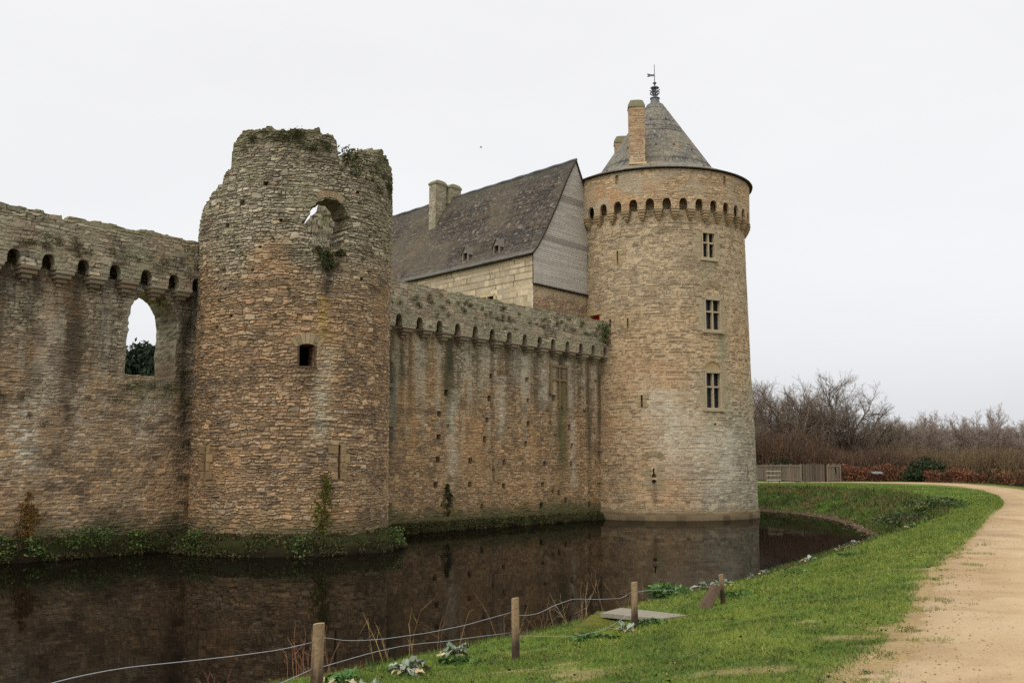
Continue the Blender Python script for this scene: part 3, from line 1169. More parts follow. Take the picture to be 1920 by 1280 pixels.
for u0, u1, v0, v1 in ((33.2, 35.05, 7.74, 7.9), (33.25, 35.05, 6.9, 7.04), (33.2, 33.34, 6.0, 7.74), (34.9, 35.05, 5.2, 7.74), (34.1, 34.22, 5.2, 7.74)):
    wbar(mb, u0, u1, v0, v1, SW, .09, cb)
part('blocked_window', mb.me('blocked_window'), M_TRIM, wallR)
mb = MB()
for sg in (-1, 1):
    for k in range(4):
        hh = .3
        ln = .16 + .1 * (k % 2)
        wbar(mb, 27.89 + sg * .13 - (ln if sg < 0 else 0), 27.89 + sg * .13 + (ln if sg > 0 else 0), .86 + k * .32, .86 + k * .32 + .3, SW, .055, lin(140, 120, 92, K) * (.85 + .3 * hsh(k, sg + 5)))
part('arrow_slit', mb.me('arrow_slit'), M_TRIM, wallR)

# ================================================================== RUINED TOWER
tw1 = thing('ruined_tower', (C1[0], C1[1], -1.0), 'roofless round rubble tower with a broken crown and a ragged window near the top', 'tower')
R1 = 4.07
ang_pts = np.radians([-180, -150, -120, -95, -78, -64, -58, -49, -41.5, -41, -35, -34.6, -29, -28.6, -28.2, -22, -7, 5.5, 23.6, 30.6, 33.4, 35, 35.6, 37.5, 40.5, 42.5, 45, 50, 56.5, 68.6, 79.4, 88.4, 110, 140, 158, 174.6, 175.3, 180])
top_pts = np.array([13.35, 11.6, 10.6, 10.7, 11.1, 11.8, 12.25, 12.65, 12.9, 13.0, 13.14, 13.5, 13.75, 14.3, 14.75, 15.08, 15.17, 15.18, 15.2, 15.06, 14.75, 14.3, 13.7, 13.62, 13.75, 14.1, 14.45, 14.75, 14.91, 15.03, 14.88, 14.66, 14.2, 14.0, 14.1, 14.0, 13.6, 13.35])


def top_t1(u):
    th = (u / R1 + math.pi) % (2 * math.pi) - math.pi
    z = np.interp(th, ang_pts, top_pts)
    k = np.floor(u / .24)
    steep = np.abs(np.gradient(z, u)) if len(u) > 2 else 0
    return z + (hsh(k, k * 0, 41) - .5) * .14 + (fbm(u * 2.2, u * 0, 42, 3) - .5) * .22 + (hsh(np.floor(u / .13), k * 0, 43) - .5) * .06


def col_t1(u, v, d, r1, r2, r3):
    th = u / R1
    c = base_col(u, v, d, r1, r2, r3, TAN, TANW, lin(112, 90, 62, K), .026, .5)
    g_ = base_col(u, v, d, r1, r2, r3, GREY, GREYW, DARKST, .024, .4)
    c, g_ = even(c, TAN, .3), even(g_, GREY, .3)
    m = sst(7.2, 11.5, v + (fbm(u * .6, v * .5, 140) - .5) * 5.0 - .02 * np.degrees(th) * 0)
    c = c * (1 - m[..., None]) + g_ * m[..., None]
    c = mix(c, lin(152, 116, 70, K), sst(.5, .7, fbm(u * .6, v * .6, 141)) * .4 * (1 - m))
    c = mix(c, OCHRE, sst(.5, .68, fbm(u * .9, v * .7, 142)) * sst(5.5, 8, v) * sst(11.5, 9, v) * sst(-1.7, -.8, u) * sst(2.0, .8, u) * .12)
    a = lambda dg: math.radians(dg) * R1
    # run-off below the ragged window: black, ochre, then pale
    c = mix(c, BLACK, streak(u, v, a(29.5), .2, 7.6, 10.1, 143) * 1.25)
    c = mix(c, lin(140, 112, 40, K), streak(u, v, a(28.5), .2, 6.2, 8.4, 144) * 1.1)
    c = mix(c, lin(150, 143, 120, K), streak(u, v, a(29), .34, 1.6, 6.4, 145) * (.4 + .5 * (r3 > .35)))
    c = mix(c, BLACK, streak(u, v, a(19), .35, 4.3, 5.5, 146) * .5)
    c = mix(c, DARKST, streak(u, v, a(-72), .6, 0, 9.5, 147) * .5)
    c = mix(c, DARKST, sst(.55, .72, fbm(u * 1.3, v * 1.8, 148)) * .5)
    c = mix(c, lin(112, 110, 80, K), sst(.5, .7, fbm(u * 1.1, v * .9, 149)) * sst(9, 12, v) * .45)
    c = mix(c, lin(88, 84, 54, K), sst(14.2, 15.1, v + (fbm(u * 2.0, v * 1.5, 150) - .5) * 1.3) * .7)
    c = mix(c, lin(82, 84, 46, K), sst(.42, .62, fbm(u * 1.5, v * 1.0, 151)) * sst(a(55), a(75), u) * sst(12, 13.2, v) * .7)
    c = mix(c, lin(70, 68, 40, K), sst(.0, -1.0, v + (fbm(u * 1.2, v, 152) - .5) * .9) * .75)
    return c


dg = lambda a: math.radians(a) * R1
rag = [(21.8, 10.42), (22.0, 10.8), (18.6, 11.1), (16.0, 11.38), (18.5, 11.75), (21.2, 12.05), (24.5, 12.32), (29, 12.42), (34.5, 12.38), (39, 12.14), (42.6, 11.75), (43.6, 11.45), (40.3, 11.15), (39, 10.8), (38.5, 10.42), (30, 10.38)]
rag = densify([(dg(a), z) for a, z in rag], .1)
rag = [(a + rng.normal(0, .065) * (b_ < 12.2), b_ + rng.normal(0, .04)) for a, b_ in rag]
h1 = [(rag, 1.1, True, False),
      (rect(dg(15.1), dg(23.5), 5.58, 6.47), 1.1, True, False),
      ([(dg(38.4), 1.2), (dg(40.2), 1.2), (dg(40.2), 1.85), (dg(41), 1.95), (dg(40.2), 2.05), (dg(40.2), 2.52), (dg(38.6), 2.52), (dg(38.6), 2.05), (dg(37.8), 1.95), (dg(38.6), 1.85)], .7, True, True),
      (rect(dg(-42.2), dg(-41.0), 1.3, 2.54), .7, True, True)]
for i, (a, z) in enumerate([(-38, 10.9), (-30, 11.3), (-20, 12.2), (-6, 12.9), (3, 11.4), (-48, 9.6), (-30, 8.7), (-12, 9.4), (52, 9.3), (66, 13.4), (72, 12.6), (58, 11.2), (-25, 7.6), (-56, 8.3), (-36, 7.2), (-8, 10.3), (-22, 10.4), (48, 12.9), (60, 13.6)]):
    s_ = .05 + .05 * hsh(i, 8)
    u0 = dg(a)
    h1.append(([(u0 - s_ * 1.2, z - s_), (u0 + s_, z - s_ * .8), (u0 + s_ * 1.3, z + s_), (u0 - s_, z + s_ * .8)], .3, True, True))
fr = np.arange(dg(-100), dg(110), .04)
bkq = np.linspace(dg(110.6), dg(259.4), 150)
U = np.concatenate([fr, bkq, [dg(260)]])
V = np.concatenate([np.arange(-2.1, 15.5, .039)])
mb = panel(U, V, cylmap(C1, R1), .10, .25, 151, .065, col_t1, .95, holes=h1, topf=top_t1, bulge=.12, rimd=1.1, backv='top')
# inner face
Ui = np.linspace(dg(-180), dg(180), 420)


def innermap(u, v, h):
    th = u / R1
    rr = R1 - 1.1 - h
    return np.stack([C1[0] + rr * np.sin(th), C1[1] - rr * np.cos(th), v], -1)


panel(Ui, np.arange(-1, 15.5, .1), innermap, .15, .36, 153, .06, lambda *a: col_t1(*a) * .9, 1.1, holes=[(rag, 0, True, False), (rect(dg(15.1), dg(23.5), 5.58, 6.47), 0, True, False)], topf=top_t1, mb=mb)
part('drum', mb.me('drum'), M_STONE, tw1)
mb = MB()
mb.lathe([(0, 8.6), (R1 - .9, 8.6)], C1, 32, lin(80, 84, 44, K))
part('floor', mb.me('floor'), M_GROUND, tw1)


def cyl_frame(Cc, th, rad, z):
    o = np.array([Cc[0] + rad * math.sin(th), Cc[1] - rad * math.cos(th), z])
    nrm = np.array([math.sin(th), -math.cos(th), 0])
    tan = np.array([math.cos(th), math.sin(th), 0])
    return o, tan, nrm


def cbox(mb, Cc, th, rad, z, hw, hz, hd, col, j=.004):
    o, t_, n_ = cyl_frame(Cc, th, rad, z)
    mb.box(o, t_ * hw, n_ * hd, (0, 0, hz), col, j)


def voussoirs(mb, Cc, uc, rad, z0, r_in, r_out, n, col, a0=20, a1=160, flat=1.0, depth=.06):
    """ring of wedge stones set in a drum; uc in radians"""
    for k in range(n):
        a = math.radians(a0 + (a1 - a0) * (k + .5) / n)
        da = math.radians((a1 - a0) / n) * .46
        cc = col * (.82 + .36 * hsh(k, n))
        V_ = []
        for hh in (-.1, depth):
            for rr, s_ in ((r_in, -1), (r_in, 1), (r_out, 1), (r_out, -1)):
                du = -math.cos(a + s_ * da) * rr
                dz = math.sin(a + s_ * da) * rr * flat
                th = uc + du / rad
                V_.append((Cc[0] + (rad + hh) * math.sin(th), Cc[1] - (rad + hh) * math.cos(th), z0 + dz))
        mb.add(V_, [[0, 3, 2, 1], [4, 5, 6, 7], [0, 1, 5, 4], [1, 2, 6, 5], [2, 3, 7, 6], [3, 0, 4, 7]], None, cc)


mb = MB()
voussoirs(mb, C1, math.radians(19.5), R1, 5.75, .72, 1.12, 7, lin(142, 126, 98, K), 52, 128, 1.0, .07)
part('window_arch', mb.me('window_arch'), M_TRIM, tw1)
mb = MB()
for a, hw, z, hz in ((14.7, .035, 6.02, .46), (23.9, .035, 6.02, .46)):
    cbox(mb, C1, math.radians(a), R1 + .0, z, hw, hz, .06, lin(80, 66, 50, K))
cbox(mb, C1, math.radians(19.3), R1, 6.5, .36, .035, .06, lin(92, 80, 62, K))
cbox(mb, C1, math.radians(19.3), R1, 5.55, .36, .035, .06, lin(92, 76, 58, K))
part('window_frame', mb.me('window_frame'), M_TRIM, tw1)
mb = MB()
voussoirs(mb, C1, math.radians(30.5), R1, 11.75, .72, .98, 11, lin(140, 122, 96, K), 50, 130, 1.0, .06)
part('window_arch', mb.me('window_arch'), M_TRIM, tw1)
for a0, sg0 in ((39.2, 0), (-41.6, 0)):
    mb = MB()
    for k in range(4):
        for sg in (-1, 1):
            ln = .12 + .09 * ((k + (sg > 0)) % 2)
            cbox(mb, C1, math.radians(a0) + sg * (.06 + ln) / R1, R1, 1.33 + k * .34, ln, .155, .065, lin(136, 114, 84, K) * (.6 + .6 * hsh(k, sg + 7)))
    part('arrow_slit', mb.me('arrow_slit'), M_TRIM, tw1)
mb = MB()
for k in range(11):
    th = math.radians(22.6 + 15.5 * k / 10)
    o, t_, n_ = cyl_frame(C1, th, R1 - .25, 10.7)
    mb.box(o, t_ * .009, n_ * .009, (0, 0, .33))
for z in (10.42, 10.7, 11.0):
    a0_, _, _ = cyl_frame(C1, math.radians(22.2), R1 - .25, z)
    a1_, _, _ = cyl_frame(C1, math.radians(38.5), R1 - .25, z)
    mb.tubes([a0_], [a1_], [.011], [.011], 5)
part('window_grille', mb.me('window_grille'), M_GRILLE, tw1)

# ================================================================== GREAT TOWER
tw0 = thing('round_tower', (C0[0], C0[1], -1.7), 'great round tower with conical slate roof and a ring of pointed machicolation arches', 'tower')
RR = lambda z: np.interp(z, [-1.4, 1.8, 9.8, 17.3, 18.28, 18.42, 21], [6.40, 6.356, 6.129, 6.02, 6.01, 5.5, 5.45])
RD = 6.1
du_ = lambda a: math.radians(a) * RD


def col_t0(u, v, d, r1, r2, r3):
    th = np.degrees(u / RD)
    c = base_col(u, v, d, r1, r2, r3, WARM, WARMW, lin(112, 94, 66, K), .02, .17)
    g_ = base_col(u, v, d, r1, r2, r3, GREY, GREYW, lin(104, 97, 80, K), .02, .17)
    c, g_ = even(c, WARM, .55), even(g_, GREY, .55)
    m = sst(-10, 35, th + (fbm(u * .5, v * .4, 160) - .5) * 60) * sst(10, 3, v + (fbm(u * .6, v * .4, 161) - .5) * 6)
    m = np.maximum(m, sst(10.5, 13.0, v) * .35)
    c = c * (1 - m[..., None]) + g_ * m[..., None]
    c = mix(c, lin(160, 112, 60, K), sst(.48, .68, fbm(u * .45, v * .55, 162)) * sst(10.5, 8.5, v) * sst(25, -5, th) * .28)
    # pale lichen fans low on the face, faint green beside the windows
    for a, wd, v0, v1, s_ in ((-2, 1.3, .2, 6.5, .8), (30, 1.2, -1, 4.0, .7), (18, .7, .5, 5.2, .5), (-14, .6, 3, 7.5, .35)):
        c = mix(c, lin(168, 160, 140, K), streak(u, v, du_(a), wd, v0, v1, 163) * s_ * (.4 + .5 * (r3 > .4)))
    for a, wd, v0, v1, s_ in ((33, .5, 7.5, 10.2, .8), (33, .6, 4, 7.5, .45), (24, .6, 13.2, 15.2, .5), (22, .4, 3.4, 5.0, .4)):
        c = mix(c, lin(112, 114, 86, K), streak(u, v, du_(a), wd, v0, v1, 164) * s_)
    c = mix(c, DARKST, streak(u, v, du_(-13), .16, -1.0, .75, 165) * .9)
    c = mix(c, DARKST, sst(.6, .75, fbm(u * 1.2, v * 1.6, 166)) * .3)
    c = mix(c, lin(112, 98, 72, K), sst(-.6, -1.4, v) * .7)
    return c


wins = [(24.55, 15.07, 16.88, 10.2), (25.9, 10.33, 12.45, 12.4), (24.1, 5.27, 7.68, 11.9)]
h0 = []
for a, z0, z1, wdg in wins:
    h0.append((rect(du_(a - wdg / 2), du_(a + wdg / 2), z0, z1), .55, True, True))
for a, z0, z1, hw in ((-34.1, 14.85, 15.75, .055), (-27.6, 10.51, 11.21, .05), (-39.7, 10.65, 11.25, .06), (-19.4, 5.41, 6.19, .06), (-59.5, 15.07, 15.88, .07), (51.8, .5, 1.67, .04)):
    h0.append((rect(du_(a) - hw, du_(a) + hw, z0, z1), .6, True, True))
g0 = du_(-13)
h0.append(([(g0 - .045, 1.57), (g0 - .045, 1.2), (g0 - .13, 1.15), (g0 - .15, .98), (g0 + .15, .98), (g0 + .13, 1.15), (g0 + .045, 1.2), (g0 + .045, 1.57)], .5, True, True))
h0.append(([(g0 + .13 * math.cos(k), .74 + .12 * math.sin(k)) for k in np.linspace(0, 6.283, 13)[:-1]], .5, True, True))
h0.append((rect(du_(24.5) - .09, du_(24.5) + .09, 4.27, 4.39), .4, True, True))
h0.append((rect(du_(-56), du_(-47.5), 9.8, 11.62), .3, True, True))
U = np.concatenate([np.arange(du_(-95), du_(112), .062), np.linspace(du_(112.5), du_(265), 90)])
V = np.arange(-2.1, 20.2, .058)
mb = panel(U, V, cylmap(C0, RR), .088, .34, 171, .022, col_t0, .55, holes=h0, bulge=.05, tone=(.87, .68))
part('drum', mb.me('drum'), M_STONE, tw0)
# plinth course at the water
mb = MB()
thp = np.linspace(math.radians(-95), math.radians(265), 260)
prof = [(6.38, -1.18), (6.46, -1.21), (6.49, -1.27), (6.50, -1.42), (6.51, -1.7), (6.51, -2.4)]
G = np.zeros((260, len(prof), 3))
GC = np.zeros((260, len(prof), 3))
for k, (r_, z_) in enumerate(prof):
    rr = r_ + (hsh(np.arange(260) // 4, np.arange(260) * 0 + (k > 2), 9) - .5) * .04
    G[:, k] = np.stack([C0[0] + rr * np.sin(thp), C0[1] - rr * np.cos(thp), np.full(260, z_) + (fbm(thp * 9, thp * 0, 3, 2) - .5) * .06], -1)
    GC[:, k] = lin(104, 90, 68, K) * (.5 + .5 * hsh(np.arange(260) // 4, np.arange(260) * 0 + (k > 2), 19))[:, None]
    if z_ < -1.5:
        GC[:, k] *= .75
mb.grid(G, GC)
part('plinth', mb.me('plinth'), M_STONE, tw0)


def col_p0(u, v, d, r1, r2, r3):
    c = base_col(u, v, d, r1, r2, r3, WARM, WARMW, lin(108, 90, 62, K), .022, .3)
    c = even(c, WARM, .5)
    c = mix(c, lin(138, 128, 106, K), sst(.42, .66, fbm(u * .7, v * .9, 181)) * .7)
    c = mix(c, lin(164, 112, 50, K), sst(.48, .68, fbm(u * .8, v * .8, 182)) * sst(-65, -45, np.degrees(u / RD)) * sst(0, -15, np.degrees(u / RD)) * sst(20.6, 19.8, v) * .4)
    return c


RP = lambda z: np.interp(z, [18.2, 20.9], [6.38, 6.44])
sp = 9.80
archA = [-2.76 + sp * k for k in range(-9, 13)]
hp = [(gothic(du_(a), .54, 18.22, 18.52, 18.95), .14, False, False) for a in archA]
hp += [(rect(du_(a) - .11, du_(a) + .11, 20.1, 20.72), .5, True, True) for a in (-32.1, 35.4)]
U = np.concatenate([np.arange(du_(-95), du_(118), .058), np.linspace(du_(118.5), du_(265), 120)])
V = np.arange(18.24, 20.93, .05)
mb = panel(U, V, cylmap(C0, RP), .09, .34, 191, .018, col_p0, .55, holes=hp, bulge=.03, tone=(.87, .68))
G = np.zeros((180, 3, 3))
thc = np.linspace(0, 2 * math.pi, 180)
for k, (r_, z_) in enumerate(((6.44, 20.9), (6.27, 20.9), (6.26, 18.99))):
    G[:, k] = np.stack([C0[0] + r_ * np.sin(thc), C0[1] - r_ * np.cos(thc), np.full(180, z_)], -1)
mb.grid(G, lin(130, 112, 84, K))
part('parapet', mb.me('parapet'), M_STONE, tw0)
CORT = [lin(158, 138, 108, K), lin(148, 128, 100, K), lin(140, 124, 100, K), lin(152, 128, 94, K)]
cm0 = [corbel_mesh('corbel', (.58, .50, .40, .29, .18), (.45, .43, .36, .28, .19), (.09, .17, .16, .15, .14), 18.26, seed=s_ + 20, cols=CORT) for s_ in range(4)]
for me_ in cm0:
    me_.materials.append(M_TRIM)
for i, a in enumerate([-2.76 + sp * (k + .5) for k in range(-10, 13)]):
    o = bpy.data.objects.new('corbel', cm0[i % 4])
    C.objects.link(o)
    o.parent = tw0
    th = math.radians(a)
    o.location = Vector((6.0 * math.sin(th), -6.0 * math.cos(th), 1.7))
    o.rotation_euler = (0, 0, th)
# roof
mb = MB()
nth = 420
thr = np.linspace(-math.pi, math.pi, nth)
prof = [(6.50, 20.90), (6.66, 20.93), (6.66, 20.99)] + [(r_, 20.99 + (6.66 - r_) * .44) for r_ in np.linspace(6.55, 4.35, 24)] + [(4.2, 22.12), (4.05, 22.33)]
zz = np.linspace(22.5, 27.55, 62)
prof += [(3.92 - (z_ - 22.53) / 1.495, z_) for z_ in zz]
prof = np.array(prof)
G = np.zeros((nth, len(prof), 3))
u_ = np.repeat((thr * 3.2)[:, None], len(prof), 1)
v_ = np.repeat(np.concatenate([[0], np.cumsum(np.linalg.norm(np.diff(prof, axis=0), axis=1))])[None, :], nth, 0)
d, r1, r2, r3 = stones(u_, v_, .13, .2, 201, .12)
rr = prof[None, :, 0] + (np.clip(d / .03, 0, 1) * .012 + r2 * .015) * (prof[None, :, 1] > 20.95)
G[..., 0] = C0[0] + rr * np.sin(thr)[:, None]
G[..., 1] = C0[1] - rr * np.cos(thr)[:, None]
G[..., 2] = prof[None, :, 1]
SL = [lin(112, 112, 108, K), lin(100, 100, 98, K), lin(122, 120, 112, K), lin(92, 90, 88, K)]
c = base_col(u_, v_, d, r1, r2, r3, SL, [1, 1, 1, 1], lin(66, 64, 62, K), .016, .35)
c = mix(c, lin(122, 116, 96, K), sst(.42, .62, fbm(u_ * .9, v_ * .7, 202)) * .35)
c = mix(c, lin(134, 108, 66, K), sst(.52, .7, fbm(u_ * 1.1, v_ * .9, 203)) * sst(8, 4, v_) * .3)
c = mix(c, lin(46, 40, 36, K), (prof[None, :, 1] + 0 * u_ < 20.96) * 1.0)
mb.grid(G, grade(c, (.66, .8)) * np.array([1.02, 1.0, .97]))
roof0 = part('roof', mb.me('roof'), M_SLATE, tw0)
for a, z_ in ((-20, 26.0), (18, 26.0), (-8, 23.6), (14, 23.6), (38, 23.4), (-45, 23.6), (-12, 21.3), (22, 21.25), (-40, 21.2), (-70, 21.3)):
    r_ = (3.92 - (z_ - 22.53) / 1.495) if z_ > 22 else 6.66 - (z_ - 20.99) / .44
    mb = MB()
    o, t_, n_ = cyl_frame(C0, math.radians(a), r_ + .04, z_ + .03)
    mb.box(o, t_ * .05, n_ * .07, np.array([0, 0, .05]), (1, 1, 1))
    part('roof_hook', mb.me('roof_hook'), M_LEAD, roof0)


def stone_stack(o, e1, e2, l1, l2, z0, z1, seed, colf, cap=.35, ov=.05, step=.06):
    """chimney shaft: four masonry faces and a saddle-back cap; returns shaft mesh, cap mesh"""
    o, e1, e2 = np.array(o), np.array(e1), np.array(e2)
    cn = [o - e1 * l1 - e2 * l2, o + e1 * l1 - e2 * l2, o + e1 * l1 + e2 * l2, o - e1 * l1 + e2 * l2]
    cn.append(cn[0])
    cn = np.array(cn)
    s_ = np.concatenate([[0], np.cumsum(np.linalg.norm(np.diff(cn, axis=0), axis=1))])
    nrm = []
    for i in range(4):
        t_ = (cn[i + 1] - cn[i])
        t_ /= np.linalg.norm(t_)
        nrm.append(np.array([t_[1], -t_[0]]))
    nrm = np.array(nrm)

    def mf(u, v, h):
        k = np.clip(np.searchsorted(s_, u, side='right') - 1, 0, 3)
        f = (u - s_[k]) / (s_[k + 1] - s_[k])
        p = cn[k] + (cn[k + 1] - cn[k]) * f[:, None]
        p = p + (p - o) / np.linalg.norm(p - o, axis=1, keepdims=True) * h[:, None]
        return np.stack([p[:, 0], p[:, 1], v], -1)
    mb = panel(np.unique(np.concatenate([np.arange(0, s_[-1], step), s_])), np.arange(z0, z1 + .01, step), mf, .15, .36, seed, .018, colf, .45, bulge=.02, tone=(.82, .58))
    mc = MB()
    a1, a2 = l1 + ov, l2 + ov
    rows = [(a1, a2, z1 - .08), (a1, a2, z1 + .04), (a1 * .72, a2 * .86, z1 + cap), (a1 * .3, a2 * .8, z1 + cap + .05)]
    V_ = []
    for b1, b2, z_ in rows:
        for q1, q2 in ((-1, -1), (1, -1), (1, 1), (-1, 1)):
            p = o + e1 * b1 * q1 + e2 * b2 * q2
            V_.append((p[0], p[1], z_))
    F = []
    for r_ in range(3):
        for k in range(4):
            F.append([r_ * 4 + k, r_ * 4 + (k + 1) % 4, r_ * 4 + 4 + (k + 1) % 4, r_ * 4 + 4 + k])
    F.append([12, 13, 14, 15])
    F.append([3, 2, 1, 0])
    mc.add(V_, F, None, lin(118, 114, 92, K))
    return mb.me('chimney'), mc.me('chimney_cap')


def col_ch0(u, v, d, r1, r2, r3):
    c = base_col(u, v, d, r1, r2, r3, WARM, WARMW, lin(118, 96, 62, K), .016, .35)
    return mix(c, lin(160, 112, 52, K), sst(.45, .65, fbm(u * .9, v * .7, 211)) * .4)


e1 = np.array([math.cos(R(-4)), math.sin(R(-4))])
e2 = np.array([-e1[1], e1[0]])
for (ox, oy, l1, l2, z0, z1) in ((8.41, 65.0, .52, .42, 21.3, 25.75), (8.06, 70.1, .60, .5, 22.0, 24.95)):
    a_, b_ = stone_stack((ox, oy), e1, e2, l1, l2, z0, z1, 221, col_ch0, .38, .05)
    ch = part('chimney', a_, M_STONE, roof0)
    part('chimney_cap', b_, M_TRIM, ch)
mb = MB()
mb.box((8.41, 64.6, 21.76), (e1[0] * .58, e1[1] * .58, 0), (e2[0] * .1, e2[1] * .1, 0), (0, 0, .07), lin(190, 170, 130, K))
part('chimney_flashing', mb.me('chimney_flashing'), M_TRIM, roof0)
# finial and vane
mb = MB()
mb.lathe([(.62, 27.2), (.42, 27.55), (.34, 27.75), (.30, 28.0), (.36, 28.023), (.36, 28.078), (.26, 28.109), (.13, 28.156), (.10, 28.351), (.09, 28.741), (.16, 28.780), (.30, 28.819), (.31, 28.874), (.14, 28.913), (.06, 28.975), (.05, 29.108), (.12, 29.170), (.14, 29.217), (.1, 29.279), (.03, 29.326), (.022, 30.613), (0, 30.652)], C0, 20)
for k in range(6):
    a = k * math.pi / 3 + .2
    dx, dy = math.sin(a), -math.cos(a)
    pts = [(C0[0] + dx * r_, C0[1] + dy * r_, z_) for r_, z_ in ((.08, 28.312), (.2, 28.328), (.3, 28.390), (.33, 28.484), (.27, 28.546), (.19, 28.562))]
    mb.path(pts, [.05, .05, .05, .05, .04, .03], 5)
    mb.path([(C0[0] + dx * r_, C0[1] + dy * r_, z_) for r_, z_ in ((.1, 28.546), (.2, 28.624), (.33, 28.655), (.36, 28.718))], [.05, .05, .045, .03], 5)
fin = part('finial', mb.me('finial'), M_LEAD, roof0)
mb = MB()
vx = C0[0]
vpts = [(0, 29.729), (-.3, 29.729), (-.36, 29.690), (-.55, 29.676), (-.47, 29.795), (-.55, 29.927), (-.36, 29.914), (-.3, 29.874), (0, 29.874)]
nv_ = len(vpts)
for y_ in (-.012, .012):
    cpt = (vx - .28, C0[1] + y_, 29.802)
    mb.add([(vx + a, C0[1] + y_, z_) for a, z_ in vpts] + [cpt], None, [[i, (i + 1) % nv_, nv_] for i in range(nv_)])
part('weathervane', mb.me('weathervane'), M_LEAD, tw0)
# stone cross windows
for wi, (a, z0, z1, wdg) in enumerate(wins):
    th = math.radians(a)
    zc = (z0 + z1) / 2
    hw = math.radians(wdg / 2) * RD
    rad = float(RR(zc))
    mb = MB()
    cs = lin(160, 146, 120, K)
    fw = .10
    for sg in (-1, 1):
        cbox(mb, C0, th + sg * (hw - fw / 2) / rad, rad - .05, zc, fw / 2, (z1 - z0) / 2, .12, cs)
        cbox(mb, C0, th + sg * (hw + .07) / rad, rad + .0, zc, .05, (z1 - z0) / 2 + .08, .055, cs * .9)
        for k in range(5):
            ln = .12 + .1 * ((k + wi) % 2)
            cbox(mb, C0, th + sg * (hw + .12 + ln) / rad, rad - .01, z0 + (k + .5) * (z1 - z0) / 5, ln, (z1 - z0) / 10.6, .05, cs * (.78 + .2 * hsh(k, sg + 3 + wi)))
    cbox(mb, C0, th, rad - .03, z1 - .04, hw - .1, .05, .12, cs)
    cbox(mb, C0, th, rad + .0, z1 + .1, hw + .16, .09, .055, cs * .92)
    cbox(mb, C0, th, rad - .02, z0 + .05, hw - .1, .05, .12, cs)
    cbox(mb, C0, th, rad + .05, z0 - .06, hw + .16, .07, .1, cs * .95)
    cbox(mb, C0, th, rad - .1, zc, .055, (z1 - z0) / 2 - .1, .1, cs)
    zt = z0 + (z1 - z0) * .60
    for sg in (-1, 1):
        cbox(mb, C0, th + sg * (hw / 2 - .02) / rad, rad - .1, zt, hw / 2 - .09, .05, .095, cs)
    wf = part('window', mb.me('window'), M_TRIM, tw0)
    for sg in (-1, 1):
        for (pz0, pz1) in ((z0 + .1, zt - .05), (zt + .05, z1 - .09)):
            mp_ = MB()
            cbox(mp_, C0, th + sg * (hw / 2 - .02) / rad, rad - .30, (pz0 + pz1) / 2, hw / 2 - .06, (pz1 - pz0) / 2 + .03, .012, (1, 1, 1), 0)
            # leading of the casement
            part('pane', mp_.me('pane'), M_GLASS, wf)
mb = MB()
voussoirs(mb, C0, math.radians(24.1), 6.17, 7.86, .58, .74, 13, lin(156, 138, 108, K), 4, 176, .82, .09)
th_ = math.radians(24.1)
o, t_, n_ = cyl_frame(C0, th_, 6.17 + .03, 7.86)
arc = [(.56 * math.cos(k), .46 * math.sin(k)) for k in np.linspace(0, math.pi, 15)]
V_ = [o + t_ * p + np.array([0, 0, q_]) for p, q_ in arc] + [o]
mb.add(V_, None, [[i, i + 1, 15] for i in range(14)], lin(150, 128, 94, K))
part('tympanum', mb.me('tympanum'), M_TRIM, tw0)
mb = MB()
voussoirs(mb, C0, math.radians(25.9), 6.1, 12.75, .62, 1.08, 15, lin(140, 124, 98, K), 10, 170, .85, .035)
part('relieving_arch', mb.me('relieving_arch'), M_TRIM, tw0)
mb = MB()
voussoirs(mb, C0, math.radians(-13), 6.36, 1.95, .42, .8, 7, lin(142, 124, 96, K), 15, 165, .9, .035)
part('relieving_arch', mb.me('relieving_arch'), M_TRIM, tw0)
for sg in (-1, 1):
    mb = MB()
    for k in range(5):
        ln = .14 + .12 * ((k + (sg > 0)) % 2)
        cbox(mb, C0, math.radians(-13) + sg * (.19 + ln) / 6.36, 6.36, .35 + k * .3, ln, .14, .045, lin(148, 132, 104, K) * (.85 + .25 * hsh(k, sg + 4)))
    part('gun_port_jamb', mb.me('gun_port_jamb'), M_TRIM, tw0)
for a, z0, z1 in ((-34.1, 14.85, 15.75), (-27.6, 10.51, 11.21), (-19.4, 5.41, 6.19)):
    mb = MB()
    rad = float(RR((z0 + z1) / 2))
    for sg in (-1, 1):
        for k in range(3):
            ln = .1 + .08 * ((k + (sg > 0)) % 2)
            cbox(mb, C0, math.radians(a) + sg * (.065 + ln) / rad, rad, z0 + (k + .5) * (z1 - z0) / 3, ln, (z1 - z0) / 6.3, .04, lin(152, 134, 102, K) * (.85 + .25 * hsh(k, sg + 4)))
    part('arrow_slit', mb.me('arrow_slit'), M_TRIM, tw0)
# red door on the wall walk
mb = MB()
cbox(mb, C0, math.radians(-51.75), 6.0 - .12, 10.7, .44, .9, .03, (1, 1, 1), 0)
dr = part('door', mb.me('door'), M_RED, tw0)
mb = MB()
for sg in (-1, 1):
    for k in range(5):
        ln = .1 + .06 * ((k + (sg > 0)) % 2)
        cbox(mb, C0, math.radians(-51.75) + sg * (.46 + ln) / 6.1, 6.11, 9.95 + k * .36, ln, .17, .06, lin(168, 150, 114, K) * (.85 + .25 * hsh(k, sg + 4)))
cbox(mb, C0, math.radians(-51.75), 6.11, 11.76, .62, .12, .07, lin(166, 146, 108, K))
part('door_surround', mb.me('door_surround'), M_TRIM, tw0)

